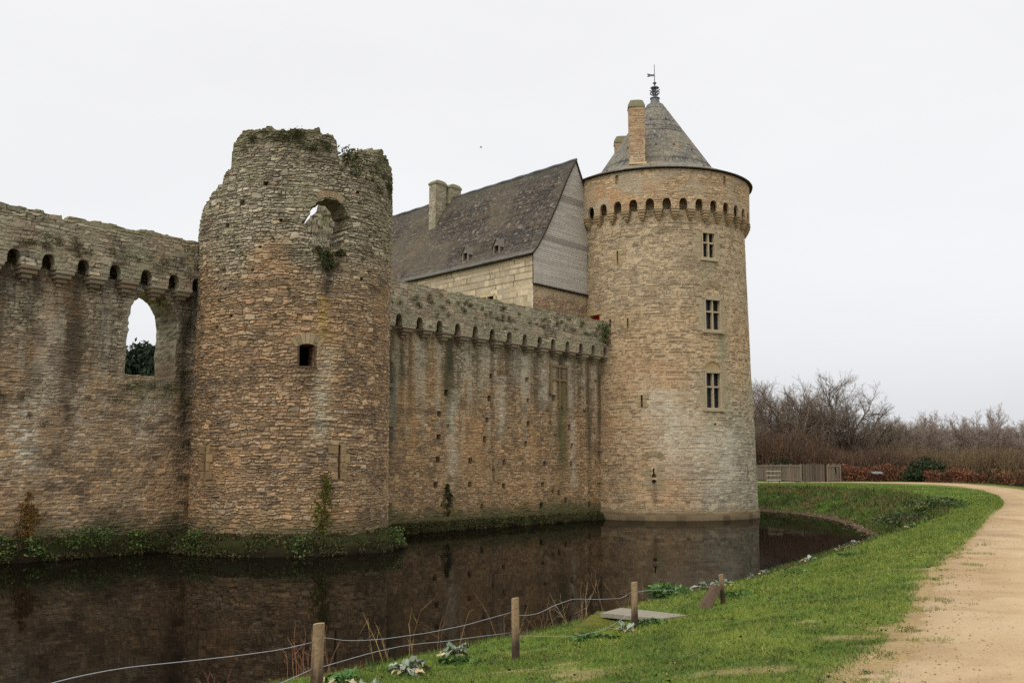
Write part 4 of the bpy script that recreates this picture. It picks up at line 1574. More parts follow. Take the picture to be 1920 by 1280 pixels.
# ================================================================== RESIDENCE
QX, QY = wp(33.35, 2.0)
Q0 = np.array([float(QX), float(QY)])
EG = WD.copy()
EW = WN * .9903 + WD * .139
EW = EW / np.linalg.norm(EW)
res = thing('residence', (Q0[0], Q0[1], 1.0), 'stone residence with a steep lichen spotted slate roof and a boarded grey gable', 'house')


def rp(g_, w_):
    g_ = np.asarray(g_, float)
    w_ = np.asarray(w_, float)
    return Q0[0] + EG[0] * g_ + EW[0] * w_, Q0[1] + EG[1] * g_ + EW[1] * w_


ASH = [lin(172, 154, 118, K), lin(162, 142, 106, K), lin(180, 160, 122, K), lin(156, 140, 112, K), lin(168, 144, 104, K)]


def col_ash(u, v, d, r1, r2, r3):
    c = base_col(u, v, d, r1, r2, r3, ASH, [2, 2, 2, 1, 1.5], lin(126, 104, 74, K), .016, .18)
    return mix(c, lin(150, 134, 104, K), sst(.45, .65, fbm(u * .6, v * .6, 231)) * .6)


def fmap(g0):
    def f(u, v, h):
        x, y = rp(g0 - h, u)
        return np.stack([x, y, v], -1)
    return f


mb = panel(np.arange(0, 32, .085), np.arange(1, 15.1, .075), fmap(0.0), .34, .62, 241, .012, col_ash, .05, holes=[(rect(3.63, 5.15, 11.4, 12.85), .3, True, True)], bulge=.02, tone=(.77, .60))


def col_gab(u, v, d, r1, r2, r3):
    c = base_col(u, v, d, r1, r2, r3, [lin(146, 124, 94, K), lin(132, 112, 86, K), lin(150, 112, 86, K), lin(120, 108, 90, K)], [1, 1, 1, 1], lin(128, 108, 80, K), .03, .5)
    return mix(c, lin(156, 142, 112, K), sst(12.2, 12.9, v + (fbm(u * 1.5, v * 1.5, 233) - .5)) * .8)


def gmap(u, v, h):
    x, y = rp(u, 0 - h)
    return np.stack([x, y, v], -1)


mb = panel(np.arange(0, 9.4, .06), np.arange(6, 13.3, .06), gmap, .16, .3, 243, .03, col_gab, 1.3, mb=mb)
for k in range(7):
    pass
part('wall', mb.me('wall'), M_STONE, res)
mb = MB()
cs = lin(176, 158, 124, K)
for (w0, w1, z0, z1) in ((3.55, 3.70, 11.4, 12.9), (5.08, 5.23, 11.4, 12.9), (4.33, 4.45, 11.4, 12.78), (3.55, 5.23, 12.78, 12.95)):
    x, y = rp(.05, (w0 + w1) / 2)
    mb.box((float(x), float(y), (z0 + z1) / 2), (EW[0] * (w1 - w0) / 2, EW[1] * (w1 - w0) / 2, 0), (EG[0] * .08, EG[1] * .08, 0), (0, 0, (z1 - z0) / 2), cs)
wf = part('window', mb.me('window'), M_TRIM, res)
mb = MB()
x, y = rp(.22, 4.4)
mb.box((float(x), float(y), 12.1), (EW[0] * .74, EW[1] * .74, 0), (EG[0] * .01, EG[1] * .01, 0), (0, 0, .72))
part('pane', mb.me('pane'), M_GLASS, wf)
# roof profile (g, z): bell-cast eave, ridge, back slope
RPF = np.array([(-.28, 14.98), (-.02, 15.14), (.46, 15.66), (1.18, 16.66), (2.46, 18.68), (3.54, 20.6), (4.62, 22.2)])
BK = np.array([(5.1, 21.35), (6.3, 19.2), (7.6, 17.0), (8.9, 15.4), (9.3, 15.0)])
arc_ = np.concatenate([[0], np.cumsum(np.linalg.norm(np.diff(RPF, axis=0), axis=1))])
nv_ = 130
q_ = np.linspace(0, arc_[-1], nv_)
pg = np.interp(q_, arc_, RPF[:, 0])
pzr = np.interp(q_, arc_, RPF[:, 1])
ww = np.concatenate([np.arange(-.16, 26, .075), [26.5, 33]])
uu, vv = np.meshgrid(ww, q_, indexing='ij')
d, r1, r2, r3 = stones(uu, vv, .15, .21, 251, .18)
SLR = [lin(96, 86, 78, K), lin(84, 76, 70, K), lin(110, 98, 88, K), lin(90, 74, 62, K), lin(122, 110, 98, K), lin(104, 80, 62, K), lin(150, 138, 126, K)]
c = base_col(uu, vv, d, r1, r2, r3, SLR, [3, 3, 2, 2, 1.2, 1, .5], lin(46, 40, 36, K), .02, .6)
c = mix(c, lin(118, 106, 80, K), sst(.45, .66, fbm(uu * .35, vv * .35, 252)) * .5)
c = mix(c, lin(96, 92, 76, K), sst(arc_[-1] - 2.2, arc_[-1] - .2, vv + (fbm(uu * .5, vv * .5, 254) - .5) * 2) * .55)
diag = uu + .32 * vv
om = np.maximum(sst(1.6, .3, np.abs(diag - 15.8 + (fbm(uu * .6, vv * .6, 255) - .5) * 2.5)) * sst(6.8, 4.5, vv) * .9, sst(.55, .7, fbm(uu * .5, vv * .9, 256)) * .5)
om = np.maximum(om, sst(.8, .2, np.abs(diag - 5.0 + (fbm(uu, vv, 259) - .5))) * sst(3.0, 3.5, vv) * sst(6.5, 4.5, vv) * .6)
c = mix(c, lin(132, 104, 58, K), om * sst(.38, .62, fbm(uu * 3, vv * 3, 257)) * .62)
c = mix(c, lin(128, 124, 118, K), sst(.9, .25, vv) * .75)
hh = np.clip(d / .03, 0, 1) * .012 + r2 * .03 + (fbm(uu * .3, vv * .3, 258) - .5) * .1
dgp = np.gradient(pg, q_)
dzp = np.gradient(pzr, q_)
GX, GY = rp(pg[None, :] - dzp[None, :] * hh, uu)
GZ = pzr[None, :] + dgp[None, :] * hh
mb = MB()
mb.grid(np.stack([GX, GY, GZ], -1), grade(c, (.39, .60)) * np.array([1.0, .99, .94]))
wl = np.array([-.16, 33.0])
bb = np.vstack([RPF[-1:], BK])
G = np.zeros((2, len(bb), 3))
for i, w_ in enumerate(wl):
    xx, yy = rp(bb[:, 0], np.full(len(bb), w_))
    G[i] = np.stack([xx, yy, bb[:, 1]], -1)
mb.grid(G, lin(92, 84, 76, K))
roofR = part('roof', mb.me('roof'), M_SLATE, res)
# underside board at the eave, ridge lead, verge
mb = MB()
x0_, y0_ = rp(-.12, 0)
x1_, y1_ = rp(-.12, 32)
mb.box(((x0_ + x1_) / 2, (y0_ + y1_) / 2, 14.97), (EW[0] * 16, EW[1] * 16, 0), (EG[0] * .15, EG[1] * .15, 0), (0, 0, .05))
part('eave_board', mb.me('eave_board'), M_DARKWOOD, roofR)
mb = MB()
xr, yr = rp(np.full(120, 4.62), np.linspace(-.18, 33, 120))
mb.path(np.stack([xr, yr, 22.22 + .02 * np.sin(np.arange(120))], -1), .09, 8)
part('ridge', mb.me('ridge'), M_LEAD, roofR)
mb = MB()
vp = np.vstack([RPF, BK])
xv, yv = rp(vp[:, 0], np.full(len(vp), -.15))
pt = np.stack([xv, yv, vp[:, 1] - .03], -1)
mb.path(pt, .06, 6, cap=True)
part('verge', mb.me('verge'), M_DARKWOOD, roofR)
# boarded gable: overlapping boards and two flashing bands
allp = np.vstack([RPF[1:], BK[:-1]])
gl_z = RPF[1:, 1]
gl_g = RPF[1:, 0]
gr_z = BK[::-1, 1]
gr_g = BK[::-1, 0]
mb = MB()
z = 13.13
i = 0
while z < 22.0:
    hb = .128
    zt = min(z + hb + .02, 22.1)
    bandz = (15.95 < z < 16.4) or (19.0 < z < 19.45)
    gL0 = np.interp(z, np.concatenate([[13], gl_z]), np.concatenate([[0], gl_g]))
    gL1 = np.interp(zt, np.concatenate([[13], gl_z]), np.concatenate([[0], gl_g]))
    gR0 = np.interp(z, np.concatenate([[13], gr_z, [22.2]]), np.concatenate([[9.3], gr_g, [4.62]]))
    gR1 = np.interp(zt, np.concatenate([[13], gr_z, [22.2]]), np.concatenate([[9.3], gr_g, [4.62]]))
    nseg = 14
    f = np.linspace(0, 1, nseg)
    ob = -.088 if not bandz else -.09
    ot = -.06
    rows = []
    for (a, b_, zz_, oo) in ((gL0, gR0, z + .004, ob + .07), (gL0, gR0, z, ob), (gL1, gR1, zt, ot)):
        xx, yy = rp(a + (b_ - a) * f, np.full(nseg, oo) + (hsh(np.arange(nseg) // 3, np.full(nseg, i), 3) - .5) * .008)
        rows.append(np.stack([xx, yy, np.full(nseg, zz_) + (hsh(np.arange(nseg), np.full(nseg, i), 4) - .5) * .012], -1))
    G = np.stack(rows, 1)
    bc = lin(170, 166, 156, .58) * (.84 + .22 * hsh(np.arange(nseg) // 4, np.full(nseg, i), 6))[:, None]
    if bandz:
        bc = np.tile(lin(136, 131, 122, .55), (nseg, 1))
    mb.grid(G, np.repeat(bc[:, None, :], 3, 1))
    z += hb
    i += 1
part('gable_boards', mb.me('gable_boards'), M_WOOD, res)
mb = MB()
x0_, y0_ = rp(0, -.1)
x1_, y1_ = rp(9, -.1)
mb.box(((x0_ + x1_) / 2, (y0_ + y1_) / 2, 13.07), (EG[0] * 4.5, EG[1] * 4.5, 0), (EW[0] * .13, EW[1] * .13, 0), (0, 0, .05))
part('sill_board', mb.me('sill_board'), M_DARKWOOD, res)
# chimneys on the ridge


def col_chr(u, v, d, r1, r2, r3):
    c = base_col(u, v, d, r1, r2, r3, [lin(146, 134, 106, K), lin(136, 122, 94, K), lin(152, 142, 116, K)], [1, 1, 1], lin(112, 100, 74, K), .015, .3)
    return mix(c, lin(116, 112, 80, K), sst(.45, .65, fbm(u * .8, v * .8, 261)) * .6)


for (g0_, g1_, w0_, w1_, zb_, zt_) in ((2.95, 4.12, 13.3, 14.1, 17.6, 23.15), (4.3, 5.45, 12.95, 13.75, 20.6, 23.05)):
    x, y = rp((g0_ + g1_) / 2, (w0_ + w1_) / 2)
    a_, b_ = stone_stack((float(x), float(y)), EG, EW, (g1_ - g0_) / 2, (w1_ - w0_) / 2, zb_, zt_, 263, col_chr, .22, .07)
    ch = part('chimney', a_, M_STONE, roofR)
    part('chimney_cap', b_, M_TRIM, ch)


# dormers
def dormer(g0_, wc):
    """small gabled slate dormer; its front stands at g0_, centred at wc"""
    z0_ = float(np.interp(g0_, RPF[:, 0], RPF[:, 1]))
    hw, hh, rise = .36, .62, .52
    mb = MB()
    P_ = lambda g_, w_, z_: (lambda t_: (float(t_[0]), float(t_[1]), z_))(rp(g_, w_))
    gb = lambda z_: float(np.interp(z_, RPF[:, 1], RPF[:, 0]))
    zs = z0_ + hh
    za = zs + rise
    cw = lin(92, 84, 76, K)
    # front jambs, gable and cheeks
    for sg in (-1, 1):
        a0 = P_(g0_, wc + sg * hw, z0_ - .1)
        mb.add([P_(g0_, wc + sg * hw, z0_ - .15), P_(g0_, wc + sg * (hw - .16), z0_ - .15), P_(g0_, wc + sg * (hw - .16), zs), P_(g0_, wc + sg * hw, zs)], [[0, 1, 2, 3]], None, lin(92, 84, 72, K))
        mb.add([P_(g0_, wc + sg * hw, z0_ - .15), P_(g0_, wc + sg * hw, zs), P_(gb(zs), wc + sg * hw, zs)], None, [[0, 1, 2]], cw)
        mb.add([P_(g0_ - .0, wc + sg * (hw - .16), z0_ - .15), P_(g0_, wc + sg * (hw - .16), zs), P_(g0_ + .25, wc + sg * (hw - .16), zs), P_(g0_ + .25, wc + sg * (hw - .16), z0_ + .1)], [[0, 1, 2, 3]], None, cw)
    mb.add([P_(g0_, wc - hw, zs), P_(g0_, wc + hw, zs), P_(g0_, wc, za - .05)], None, [[0, 1, 2]], lin(100, 92, 84, K))
    # roof planes with overhang
    for sg in (-1, 1):
        ov = .12
        e_in = gb(zs - .12)
        r_in = gb(za)
        mb.add([P_(g0_ - .1, wc, za), P_(g0_ - .1, wc + sg * (hw + ov), zs - .16), P_(e_in, wc + sg * (hw + ov), zs - .16), P_(r_in + .05, wc, za)], [[0, 1, 2, 3]], None, lin(84, 80, 72, K))
        mb.add([P_(g0_ - .1, wc, za - .06), P_(g0_ - .1, wc + sg * (hw + ov), zs - .22), P_(g0_ - .1, wc + sg * (hw + ov), zs - .16), P_(g0_ - .1, wc, za)], [[0, 1, 2, 3]], None, lin(84, 76, 66, K))
    dm = part('dormer', mb.me('dormer'), M_SLATE, roofR)
    mp_ = MB()
    mp_.add([P_(g0_ + .2, wc - hw + .14, z0_ - .1), P_(g0_ + .2, wc + hw - .14, z0_ - .1), P_(g0_ + .2, wc + hw - .14, zs), P_(g0_ + .2, wc - hw + .14, zs)], [[0, 1, 2, 3]])
    part('window', mp_.me('window'), M_GLASS, dm)


dormer(.42, 7.1)
dormer(.42, 3.86)

# ================================================================== VEGETATION: bare trees


def grow(r_, height, spread, trunk_h, nlimb, levels=4, twig=0.012, up=.25, r0=.22, fan=(12, 55), wide=6.0):
    """returns segment arrays of a leafless tree; every limb is a chain that bends and forks"""
    seg = []
    stack = []
    k = max(3, int(trunk_h / .8) + 1)
    p = np.zeros(3)
    d_ = np.array([r_.normal(0, .03), r_.normal(0, .03), 1.0])
    rad = r0
    for i in range(k):
        q = p + d_ * trunk_h / k
        seg.append((p, q, rad, rad * .95))
        p = q
        rad *= .95
    for i in range(nlimb):
        az = 2 * math.pi * (i + r_.uniform(-.35, .35)) / nlimb
        til = math.radians(r_.uniform(*fan))
        dd = np.array([math.sin(az) * math.sin(til), math.cos(az) * math.sin(til), math.cos(til)])
        L = r_.uniform(.74, .98) / math.sqrt((math.cos(til) / (height - trunk_h)) ** 2 + (math.sin(til) / wide) ** 2)
        st = p - np.array([0, 0, r_.uniform(0, trunk_h * .45)])
        stack.append((st, dd, L, rad * r_.uniform(.5, .7), 1))
    while stack:
        p, d_, L, rad, lv = stack.pop()
        n_ = {1: 9, 2: 6, 3: 4, 4: 3}.get(lv, 2)
        sl_ = L / n_
        for i in range(n_):
            d_ = d_ + r_.normal(0, .11 + .03 * lv, 3) + np.array([0, 0, up * .22])
            d_ = d_ / np.linalg.norm(d_)
            q = p + d_ * sl_
            rn = max(rad * (1 - .65 / n_), twig * .7)
            seg.append((p, q, rad, rn))
            p, rad = q, rn
            if lv < levels and (i >= 1 or lv > 1):
                for _ in range({1: 2, 2: 2, 3: 2}.get(lv, 1)):
                    a = r_.normal(0, 1, 3)
                    a -= d_ * (a @ d_)
                    a /= np.linalg.norm(a) + 1e-9
                    sp_ = math.radians(r_.uniform(22, 52))
                    nd = d_ * math.cos(sp_) + a * math.sin(sp_) * spread
                    nd[2] += up * .5
                    nd /= np.linalg.norm(nd)
                    stack.append((p, nd, L * r_.uniform(.32, .55) * (1 - .35 * i / n_), max(rad * .55, twig), lv + 1))
    return seg


def tree_meshes(seg, colr, seed, split=.035):
    P0 = np.array([s_[0] for s_ in seg])
    P1 = np.array([s_[1] for s_ in seg])
    A = np.array([s_[2] for s_ in seg])
    B = np.array([s_[3] for s_ in seg])
    th = A > split
    tr, crn = MB(), MB()
    cv = np.asarray(colr)[None, :] * (.75 + .5 * np.random.default_rng(seed).random((len(A), 1)))
    tr.tubes(P0[th], P1[th], A[th], B[th], 6, cv[th])
    crn.tubes(P0[~th], P1[~th], A[~th], B[~th], 3, cv[~th])
    return tr.me('trunk'), crn.me('crown')


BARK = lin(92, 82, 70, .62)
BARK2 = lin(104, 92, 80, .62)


def make_tree(name, label, cat, group, loc, mt, rz=0, sc=(1, 1, 1)):
    r_ = bpy.data.objects.new(name, None)
    C.objects.link(r_)
    r_.location = loc
    r_.rotation_euler = (0, 0, rz)
    r_.scale = sc
    tag(r_, label, cat, group)
    for nm, m_ in zip(('trunk', 'crown'), mt):
        o = bpy.data.objects.new(nm, m_)
        if not m_.materials:
            m_.materials.append(M_TWIG)
        C.objects.link(o)
        o.parent = r_
    return r_


tg = np.random.default_rng(11)
mt1 = tree_meshes(grow(tg, 11.8, 1.0, 1.3, 14, 4, .010, .05, .30, (3, 78), 8.0), BARK, 1)
mt2 = tree_meshes(grow(tg, 11.0, 1.0, 1.8, 12, 4, .010, .06, .26, (3, 75), 7.0), BARK2, 2)
mt3 = tree_meshes(grow(tg, 9.5, 1.0, 1.8, 9, 4, .010, .08, .2, (3, 72), 5.5), BARK2, 3)
make_tree('bare_tree', 'largest leafless tree with a wide fan crown, behind the palisade gate', 'tree', 'bare trees behind the palisade', (43.4, 128, gz(43.4, 128) - .1), mt1, .4, (1.0, 1.0, 1.06))
make_tree('bare_tree', 'broad leafless tree left of the largest one, above the middle of the palisade', 'tree', 'bare trees behind the palisade', (34.6, 125, gz(34.6, 125) - .1), mt2, 1.9, (1.1, 1.1, 1.08))
make_tree('bare_tree', 'low leafless tree beside the edge of the great tower', 'tree', 'bare trees behind the palisade', (30.4, 122, gz(30, 122) - .1), mt3, 3.0, (.95, .95, .98))
make_tree('bare_tree', 'slender leafless tree between the two broad crowns, set further back', 'tree', 'bare trees behind the palisade', (40.2, 138, gz(40, 138) - .1), mt3, 5.0, (1.15, 1.15, 1.3))
make_tree('bare_tree', 'small leafless tree at the right flank of the largest crown', 'tree', 'bare trees behind the palisade', (50.5, 136, gz(50, 136) - .1), mt3, 2.2, (.8, .8, .82))
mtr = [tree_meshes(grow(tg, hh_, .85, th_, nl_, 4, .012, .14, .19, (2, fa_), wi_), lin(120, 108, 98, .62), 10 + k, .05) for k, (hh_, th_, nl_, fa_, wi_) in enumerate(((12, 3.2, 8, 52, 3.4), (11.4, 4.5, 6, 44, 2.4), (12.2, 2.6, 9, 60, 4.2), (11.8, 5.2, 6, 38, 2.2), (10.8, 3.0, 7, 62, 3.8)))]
make_tree('bare_tree', 'rounded leafless tree in front of the gap between the two broad crowns', 'tree', 'bare trees behind the palisade', (38.0, 127, gz(38, 127) - .1), mt2, 4.1, (.85, .85, .86))
make_tree('bare_tree', 'rounded leafless tree rising over the left end of the palisade', 'tree', 'bare trees behind the palisade', (31.6, 133, gz(32, 133) - .1), mt1, 2.6, (.95, .95, 1.0))
make_tree('bare_tree', 'leafless tree standing over the evergreen bush, lower than the largest one', 'tree', 'bare trees behind the palisade', (55.0, 143, gz(55, 143) - .1), mt2, .9, (.75, .75, .78))
rr_ = np.random.default_rng(77)
rowx = [(66 + 1.25 * k + rr_.uniform(-.5, .5), 9.6 + 2.2 * min(1, k / 12.) + rr_.uniform(-1.1, 1.1)) for k in range(32)]
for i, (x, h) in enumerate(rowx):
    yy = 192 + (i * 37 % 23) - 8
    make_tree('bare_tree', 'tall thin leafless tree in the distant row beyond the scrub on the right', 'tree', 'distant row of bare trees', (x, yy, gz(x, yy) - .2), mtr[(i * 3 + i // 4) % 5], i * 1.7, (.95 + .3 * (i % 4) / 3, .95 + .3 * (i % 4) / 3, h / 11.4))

# dark pines seen through the broken opening


def pine(name, label, x, y, h, seed):
    r_ = np.random.default_rng(seed)
    t_ = thing(name, (x, y, 0), label, 'tree', 'pines seen through the opening')
    mb = MB()
    mb.path([(x, y, -.2), (x + .1, y, h * .5), (x, y, h * .95)], [.35, .25, .06], 7, lin(70, 56, 44))
    part('trunk', mb.me('trunk'), M_TWIG, t_)
    cs_, sz, cl_ = [], [], []
    for k in range(150):
        f = r_.uniform(.03, 1) ** .9
        rad = (3.3 * (1 - f) ** .55 + .35) * r_.uniform(.5, 1.05)
        a = r_.uniform(0, 6.283)
        c_ = np.array([x + rad * math.cos(a) * .8, y + rad * math.sin(a) * .8, h * f + r_.normal(0, .25)])
        n_ = 70
        cs_.append(c_ + r_.normal(0, 1, (n_, 3)) * [.65, .65, .34])
        cl_.append(np.tile(lin(46, 58, 40, .9) * r_.uniform(.5, 1.25), (n_, 1)) * r_.uniform(.7, 1.3, (n_, 1)))
    mb = MB()
    cs_ = np.concatenate(cs_)
    mb.leaves(cs_, r_.uniform(.4, .85, len(cs_)), np.concatenate(cl_), .5)
    part('crown', mb.me('crown'), M_LEAF, t_)


for i, (x, y, h, lb) in enumerate([(-44.6, 114, 14.3, 'leftmost dark pine seen through the broken opening'), (-43.2, 117, 15.3, 'tallest dark pine seen in the middle of the broken opening'),
                                   (-41.6, 116, 14.7, 'dark pine with a double top, right of the tallest in the opening'), (-40.0, 113, 13.4, 'lowest dark pine at the right jamb of the opening'), (-46.4, 116, 14.0, 'dark pine hidden mostly behind the left jamb of the opening')]):
    pine('pine_tree', lb, x, y, h, 50 + i)

# ------------------------------------------------------------------ scrub, bracken, far wood


def scrub(name, regions, cols, leafcols, kind='stuff', label=None, seed=0):
    """mass of upright twigs with some dead leaves; regions = (x0,y0,x1,y1,n,hmin,hmax)"""
    r_ = np.random.default_rng(seed)
    mb = MB()
    for (x0, y0, x1, y1, dep_, n, hmin, hmax) in regions:
        f = r_.random(n)
        x = x0 + (x1 - x0) * f + r_.normal(0, .6, n)
        y = y0 + (y1 - y0) * f + r_.random(n) * dep_
        hloc = hmin + (hmax - hmin) * vn(x * .35, y * .35, seed + 1) ** 1.0
        h = hloc * r_.uniform(.6, 1.08, n)
        z = ground(x, y)[0] - .1
        ln = r_.normal(0, .22, (n, 2))
        P0 = np.stack([x, y, z], 1)
        Pm = P0 + np.stack([ln[:, 0] * h * .35, ln[:, 1] * h * .35, h * .5], 1)
        P1 = P0 + np.stack([ln[:, 0] * h, ln[:, 1] * h, h], 1)
        ci = np.array(cols)[r_.integers(len(cols), size=n)] * r_.uniform(.6, 1.3, (n, 1))
        mb.tubes(P0, Pm, np.full(n, .026), np.full(n, .02), 3, ci)
        mb.tubes(Pm, P1, np.full(n, .02), np.full(n, .008), 3, ci)
        # side twigs
        for _ in range(3):
            t_ = r_.uniform(.35, .95, (n, 1))
            B0 = Pm + (P1 - Pm) * (t_ - .35) / .6
            B1 = B0 + np.stack([r_.normal(0, .28, n) * h * .3, r_.normal(0, .28, n) * h * .3, h * .22 * r_.random(n)], 1)
            mb.tubes(B0, B1, np.full(n, .014), np.full(n, .006), 3, ci)
        m = int(n * 2.2)
        j = r_.integers(n, size=m)
        t_ = r_.uniform(0.05, .85, (m, 1))
        cc = P0[j] + (P1[j] - P0[j]) * t_ + r_.normal(0, .18, (m, 3))
        lc = np.array(leafcols)[r_.integers(len(leafcols), size=m)] * r_.uniform(.6, 1.35, (m, 1))
        mb.leaves(cc, r_.uniform(.12, .30, m), lc, .6)
    o = mb.build(name, M_TWIG)
    tag(o, label, None, None, kind)
    return o


SC = [lin(92, 72, 58, .7), lin(84, 68, 56, .7), lin(104, 82, 62, .7), lin(76, 62, 52, .7)]
SL_ = [lin(98, 74, 52, .7), lin(84, 72, 50, .7), lin(74, 62, 48, .7)]
scrub('scrub', [(26, 118, 36, 116, 7, 3000, 3.6, 6.2), (35, 115, 47, 114, 8, 3000, 2.4, 4.4), (38, 126, 52, 126, 4, 2200, 3.6, 5.4), (38, 131, 47, 133, 3, 1600, 4.8, 5.8)], SC, SL_, label='reddish brown leafless scrub behind the palisade', seed=31)
scrub('scrub', [(46, 116, 60, 120, 12, 4200, 2.2, 4.2), (58, 118, 78, 126, 16, 5200, 2.4, 4.6)], [lin(100, 88, 66, .7), lin(92, 76, 58, .7), lin(112, 96, 70, .7), lin(86, 72, 56, .7)], [lin(108, 94, 62, .7), lin(92, 82, 54, .7), lin(84, 70, 52, .7)], label='olive brown leafless scrub on the right beyond the path', seed=32)
scrub('far_wood', [(30, 205, 130, 220, 26, 6500, 2.4, 4.6), (50, 200, 82, 206, 10, 2400, 4.6, 7.0)], [lin(104, 94, 86, .7), lin(92, 84, 78, .7)], [lin(92, 84, 72, .7)], label='far brown wood edge behind the row of bare trees', seed=33)


def bracken(name, regions, label, seed):
    r_ = np.random.default_rng(seed)
    mb = MB()
    cols = [lin(126, 80, 58, .95), lin(104, 68, 50, .95), lin(142, 98, 70, .95), lin(84, 60, 46, .95), lin(96, 86, 56, .95)]
    for (x0, y0, x1, y1, dep_, n, h0_, h1_) in regions:
        f = r_.random(n)
        x = x0 + (x1 - x0) * f
        y = y0 + (y1 - y0) * f + r_.random(n) * dep_
        hl = h0_ + (h1_ - h0_) * vn(x * .7, y * .7, seed)
        z = ground(x, y)[0] + hl * r_.random(n) ** .7
        cl_ = np.clip((fbm(x * .9, y * .9, seed + 3) * 9 - 2.2).astype(int) + r_.integers(-1, 2, n), 0, 4)
        c_ = np.array(cols)[cl_] * (r_.uniform(.5, 1.3, (n, 1)))
        mb.leaves(np.stack([x, y, z], 1), r_.uniform(.18, .5, n), c_, .24, up=(0, 0, .4))
    tag(mb.build(name, M_LEAF), label, None, None, 'stuff')


bracken('bracken', [(35.0, 110.5, 42.5, 110.0, 3.0, 5200, 1.1, 2.0)], 'rust red dead bracken behind the information desk', 41)
bracken('bracken', [(43.5, 103, 46.0, 92, 4, 3500, .7, 1.5), (45.5, 92, 41.5, 78, 3.5, 5200, .7, 1.4), (43.0, 112, 49, 106, 3, 2500, 1.0, 1.9), (41, 77, 37.5, 66, 3.0, 3600, .5, 1.2)], 'rust red dead bracken along the outer verge of the path', 42)


def bush(name, x, y, rx, ry, h, n, cols, label, cat, size=(.15, .3), group=None, z0=None, seed=0):
    r_ = np.random.default_rng(seed)
    zb = gz(x, y) if z0 is None else z0
    t_ = thing(name, (x, y, zb), label, cat, group)
    mb = MB()
    nb = max(14, n // 90)
    cs_, cl_ = [], []
    tips = []
    for k in range(nb):
        a = r_.uniform(0, 6.283)
        e = math.acos(r_.uniform(0, 1))
        rr = r_.uniform(.55, 1.0)
        c_ = np.array([x + rx * rr * math.sin(e) * math.cos(a), y + ry * rr * math.sin(e) * math.sin(a), zb + h * .12 + h * .82 * rr * math.cos(e)])
        tips.append(c_)
        m = n // nb
        cs_.append(c_ + r_.normal(0, 1, (m, 3)) * np.array([rx * .2, ry * .2, h * .1]))
        cl_.append(np.tile(np.array(cols[r_.integers(len(cols))]) * r_.uniform(.6, 1.3), (m, 1)) * r_.uniform(.7, 1.3, (m, 1)))
    cs_ = np.concatenate(cs_)
    cs_[:, 2] = np.maximum(cs_[:, 2], zb + .02)
    mb.leaves(cs_, r_.uniform(size[0], size[1], len(cs_)), np.concatenate(cl_), .55)
    part('foliage', mb.me('foliage'), M_LEAF, t_)
    mb = MB()
    tips = np.array(tips)
    b0 = np.tile(np.array([[x, y, zb - .05]]), (len(tips), 1))
    md = b0 * .5 + tips * .5 + r_.normal(0, .1 * h, tips.shape)
    mb.tubes(b0, md, np.full(len(tips), .02 * h), np.full(len(tips), .012 * h), 4, lin(80, 66, 50))
    mb.tubes(md, tips, np.full(len(tips), .012 * h), np.full(len(tips), .006 * h), 4, lin(80, 66, 50))
    part('stem', mb.me('stem'), M_TWIG, t_)
    return t_


bush('evergreen_bush', 44.4, 108.5, 2.1, 1.8, 2.75, 5200, [lin(44, 56, 32, .8), lin(36, 46, 28, .8), lin(58, 68, 38, .8)], 'dark green rounded evergreen bush at the bend of the path', 'bush', (.14, .3), seed=61)
bush('evergreen_bush', 31.6, 116.0, 2.6, 1.2, 2.5, 3000, [lin(52, 60, 38, .8), lin(44, 50, 34, .8), lin(66, 70, 46, .8)], 'low dark green shrub behind the middle of the palisade', 'bush', (.14, .28), seed=62)

# ================================================================== PALISADE, GATE, DESK, STILE


def planks(mb, p0, p1, z0, z1, colr, r_, w_=.13, gap=.014, jag=.05):
    p0, p1 = np.array(p0), np.array(p1)
    L = np.linalg.norm(p1 - p0)
    d_ = (p1 - p0) / L
    nn = np.array([-d_[1], d_[0]])
    n = max(1, int(L / w_))
    for k in range(n):
        c_ = p0 + d_ * (k + .5) * L / n
        zz = z1 + r_.normal(0, jag)
        mb.box((c_[0], c_[1], (z0 + zz) / 2), np.append(d_ * (L / n / 2 - gap / 2), 0), np.append(nn * (.016 + .006 * r_.random()), 0), (0, 0, (zz - z0) / 2), colr * r_.uniform(.62, 1.28), .004)


def rail(mb, p0, p1, z, colr, t_=.05, off=.05):
    p0, p1 = np.array(p0), np.array(p1)
    d_ = p1 - p0
    L = np.linalg.norm(d_)
    d_ /= L
    nn = np.array([d_[1], -d_[0]])
    c_ = (p0 + p1) / 2 + nn * off
    mb.box((c_[0], c_[1], z), np.append(d_ * L / 2, 0), np.append(nn * .03, 0), (0, 0, t_), colr)


PL = lin(116, 106, 92, .72)
fr_r = np.random.default_rng(5)


def palisade(p0, p1, top, label, rails=True, colr=PL, nposts=3):
    z0_ = min(gz(*p0), gz(*p1))
    t_ = thing('palisade', ((p0[0] + p1[0]) / 2, (p0[1] + p1[1]) / 2, z0_), label, 'fence')
    mb = MB()
    planks(mb, p0, p1, z0_ + .03, z0_ + top, colr, fr_r)
    part('plank_panel', mb.me('plank_panel'), M_WOOD, t_)
    d_ = np.array(p1) - np.array(p0)
    nn = np.array([d_[1], -d_[0]]) / np.linalg.norm(d_)
    for k in range(nposts):
        c_ = np.array(p0) + d_ * k / max(1, nposts - 1) + nn * .09
        mb = MB()
        mb.box((c_[0], c_[1], z0_ + top / 2), (.07, 0, 0), (0, .07, 0), (0, 0, top / 2 + .05), colr * 1.15, .01)
        part('post', mb.me('post'), M_WOOD, t_)
    if rails:
        for zz in (.25, top - .12):
            mb = MB()
            rail(mb, p0, p1, z0_ + zz, colr * 1.2)
            part('rail', mb.me('rail'), M_WOOD, t_)
    return t_


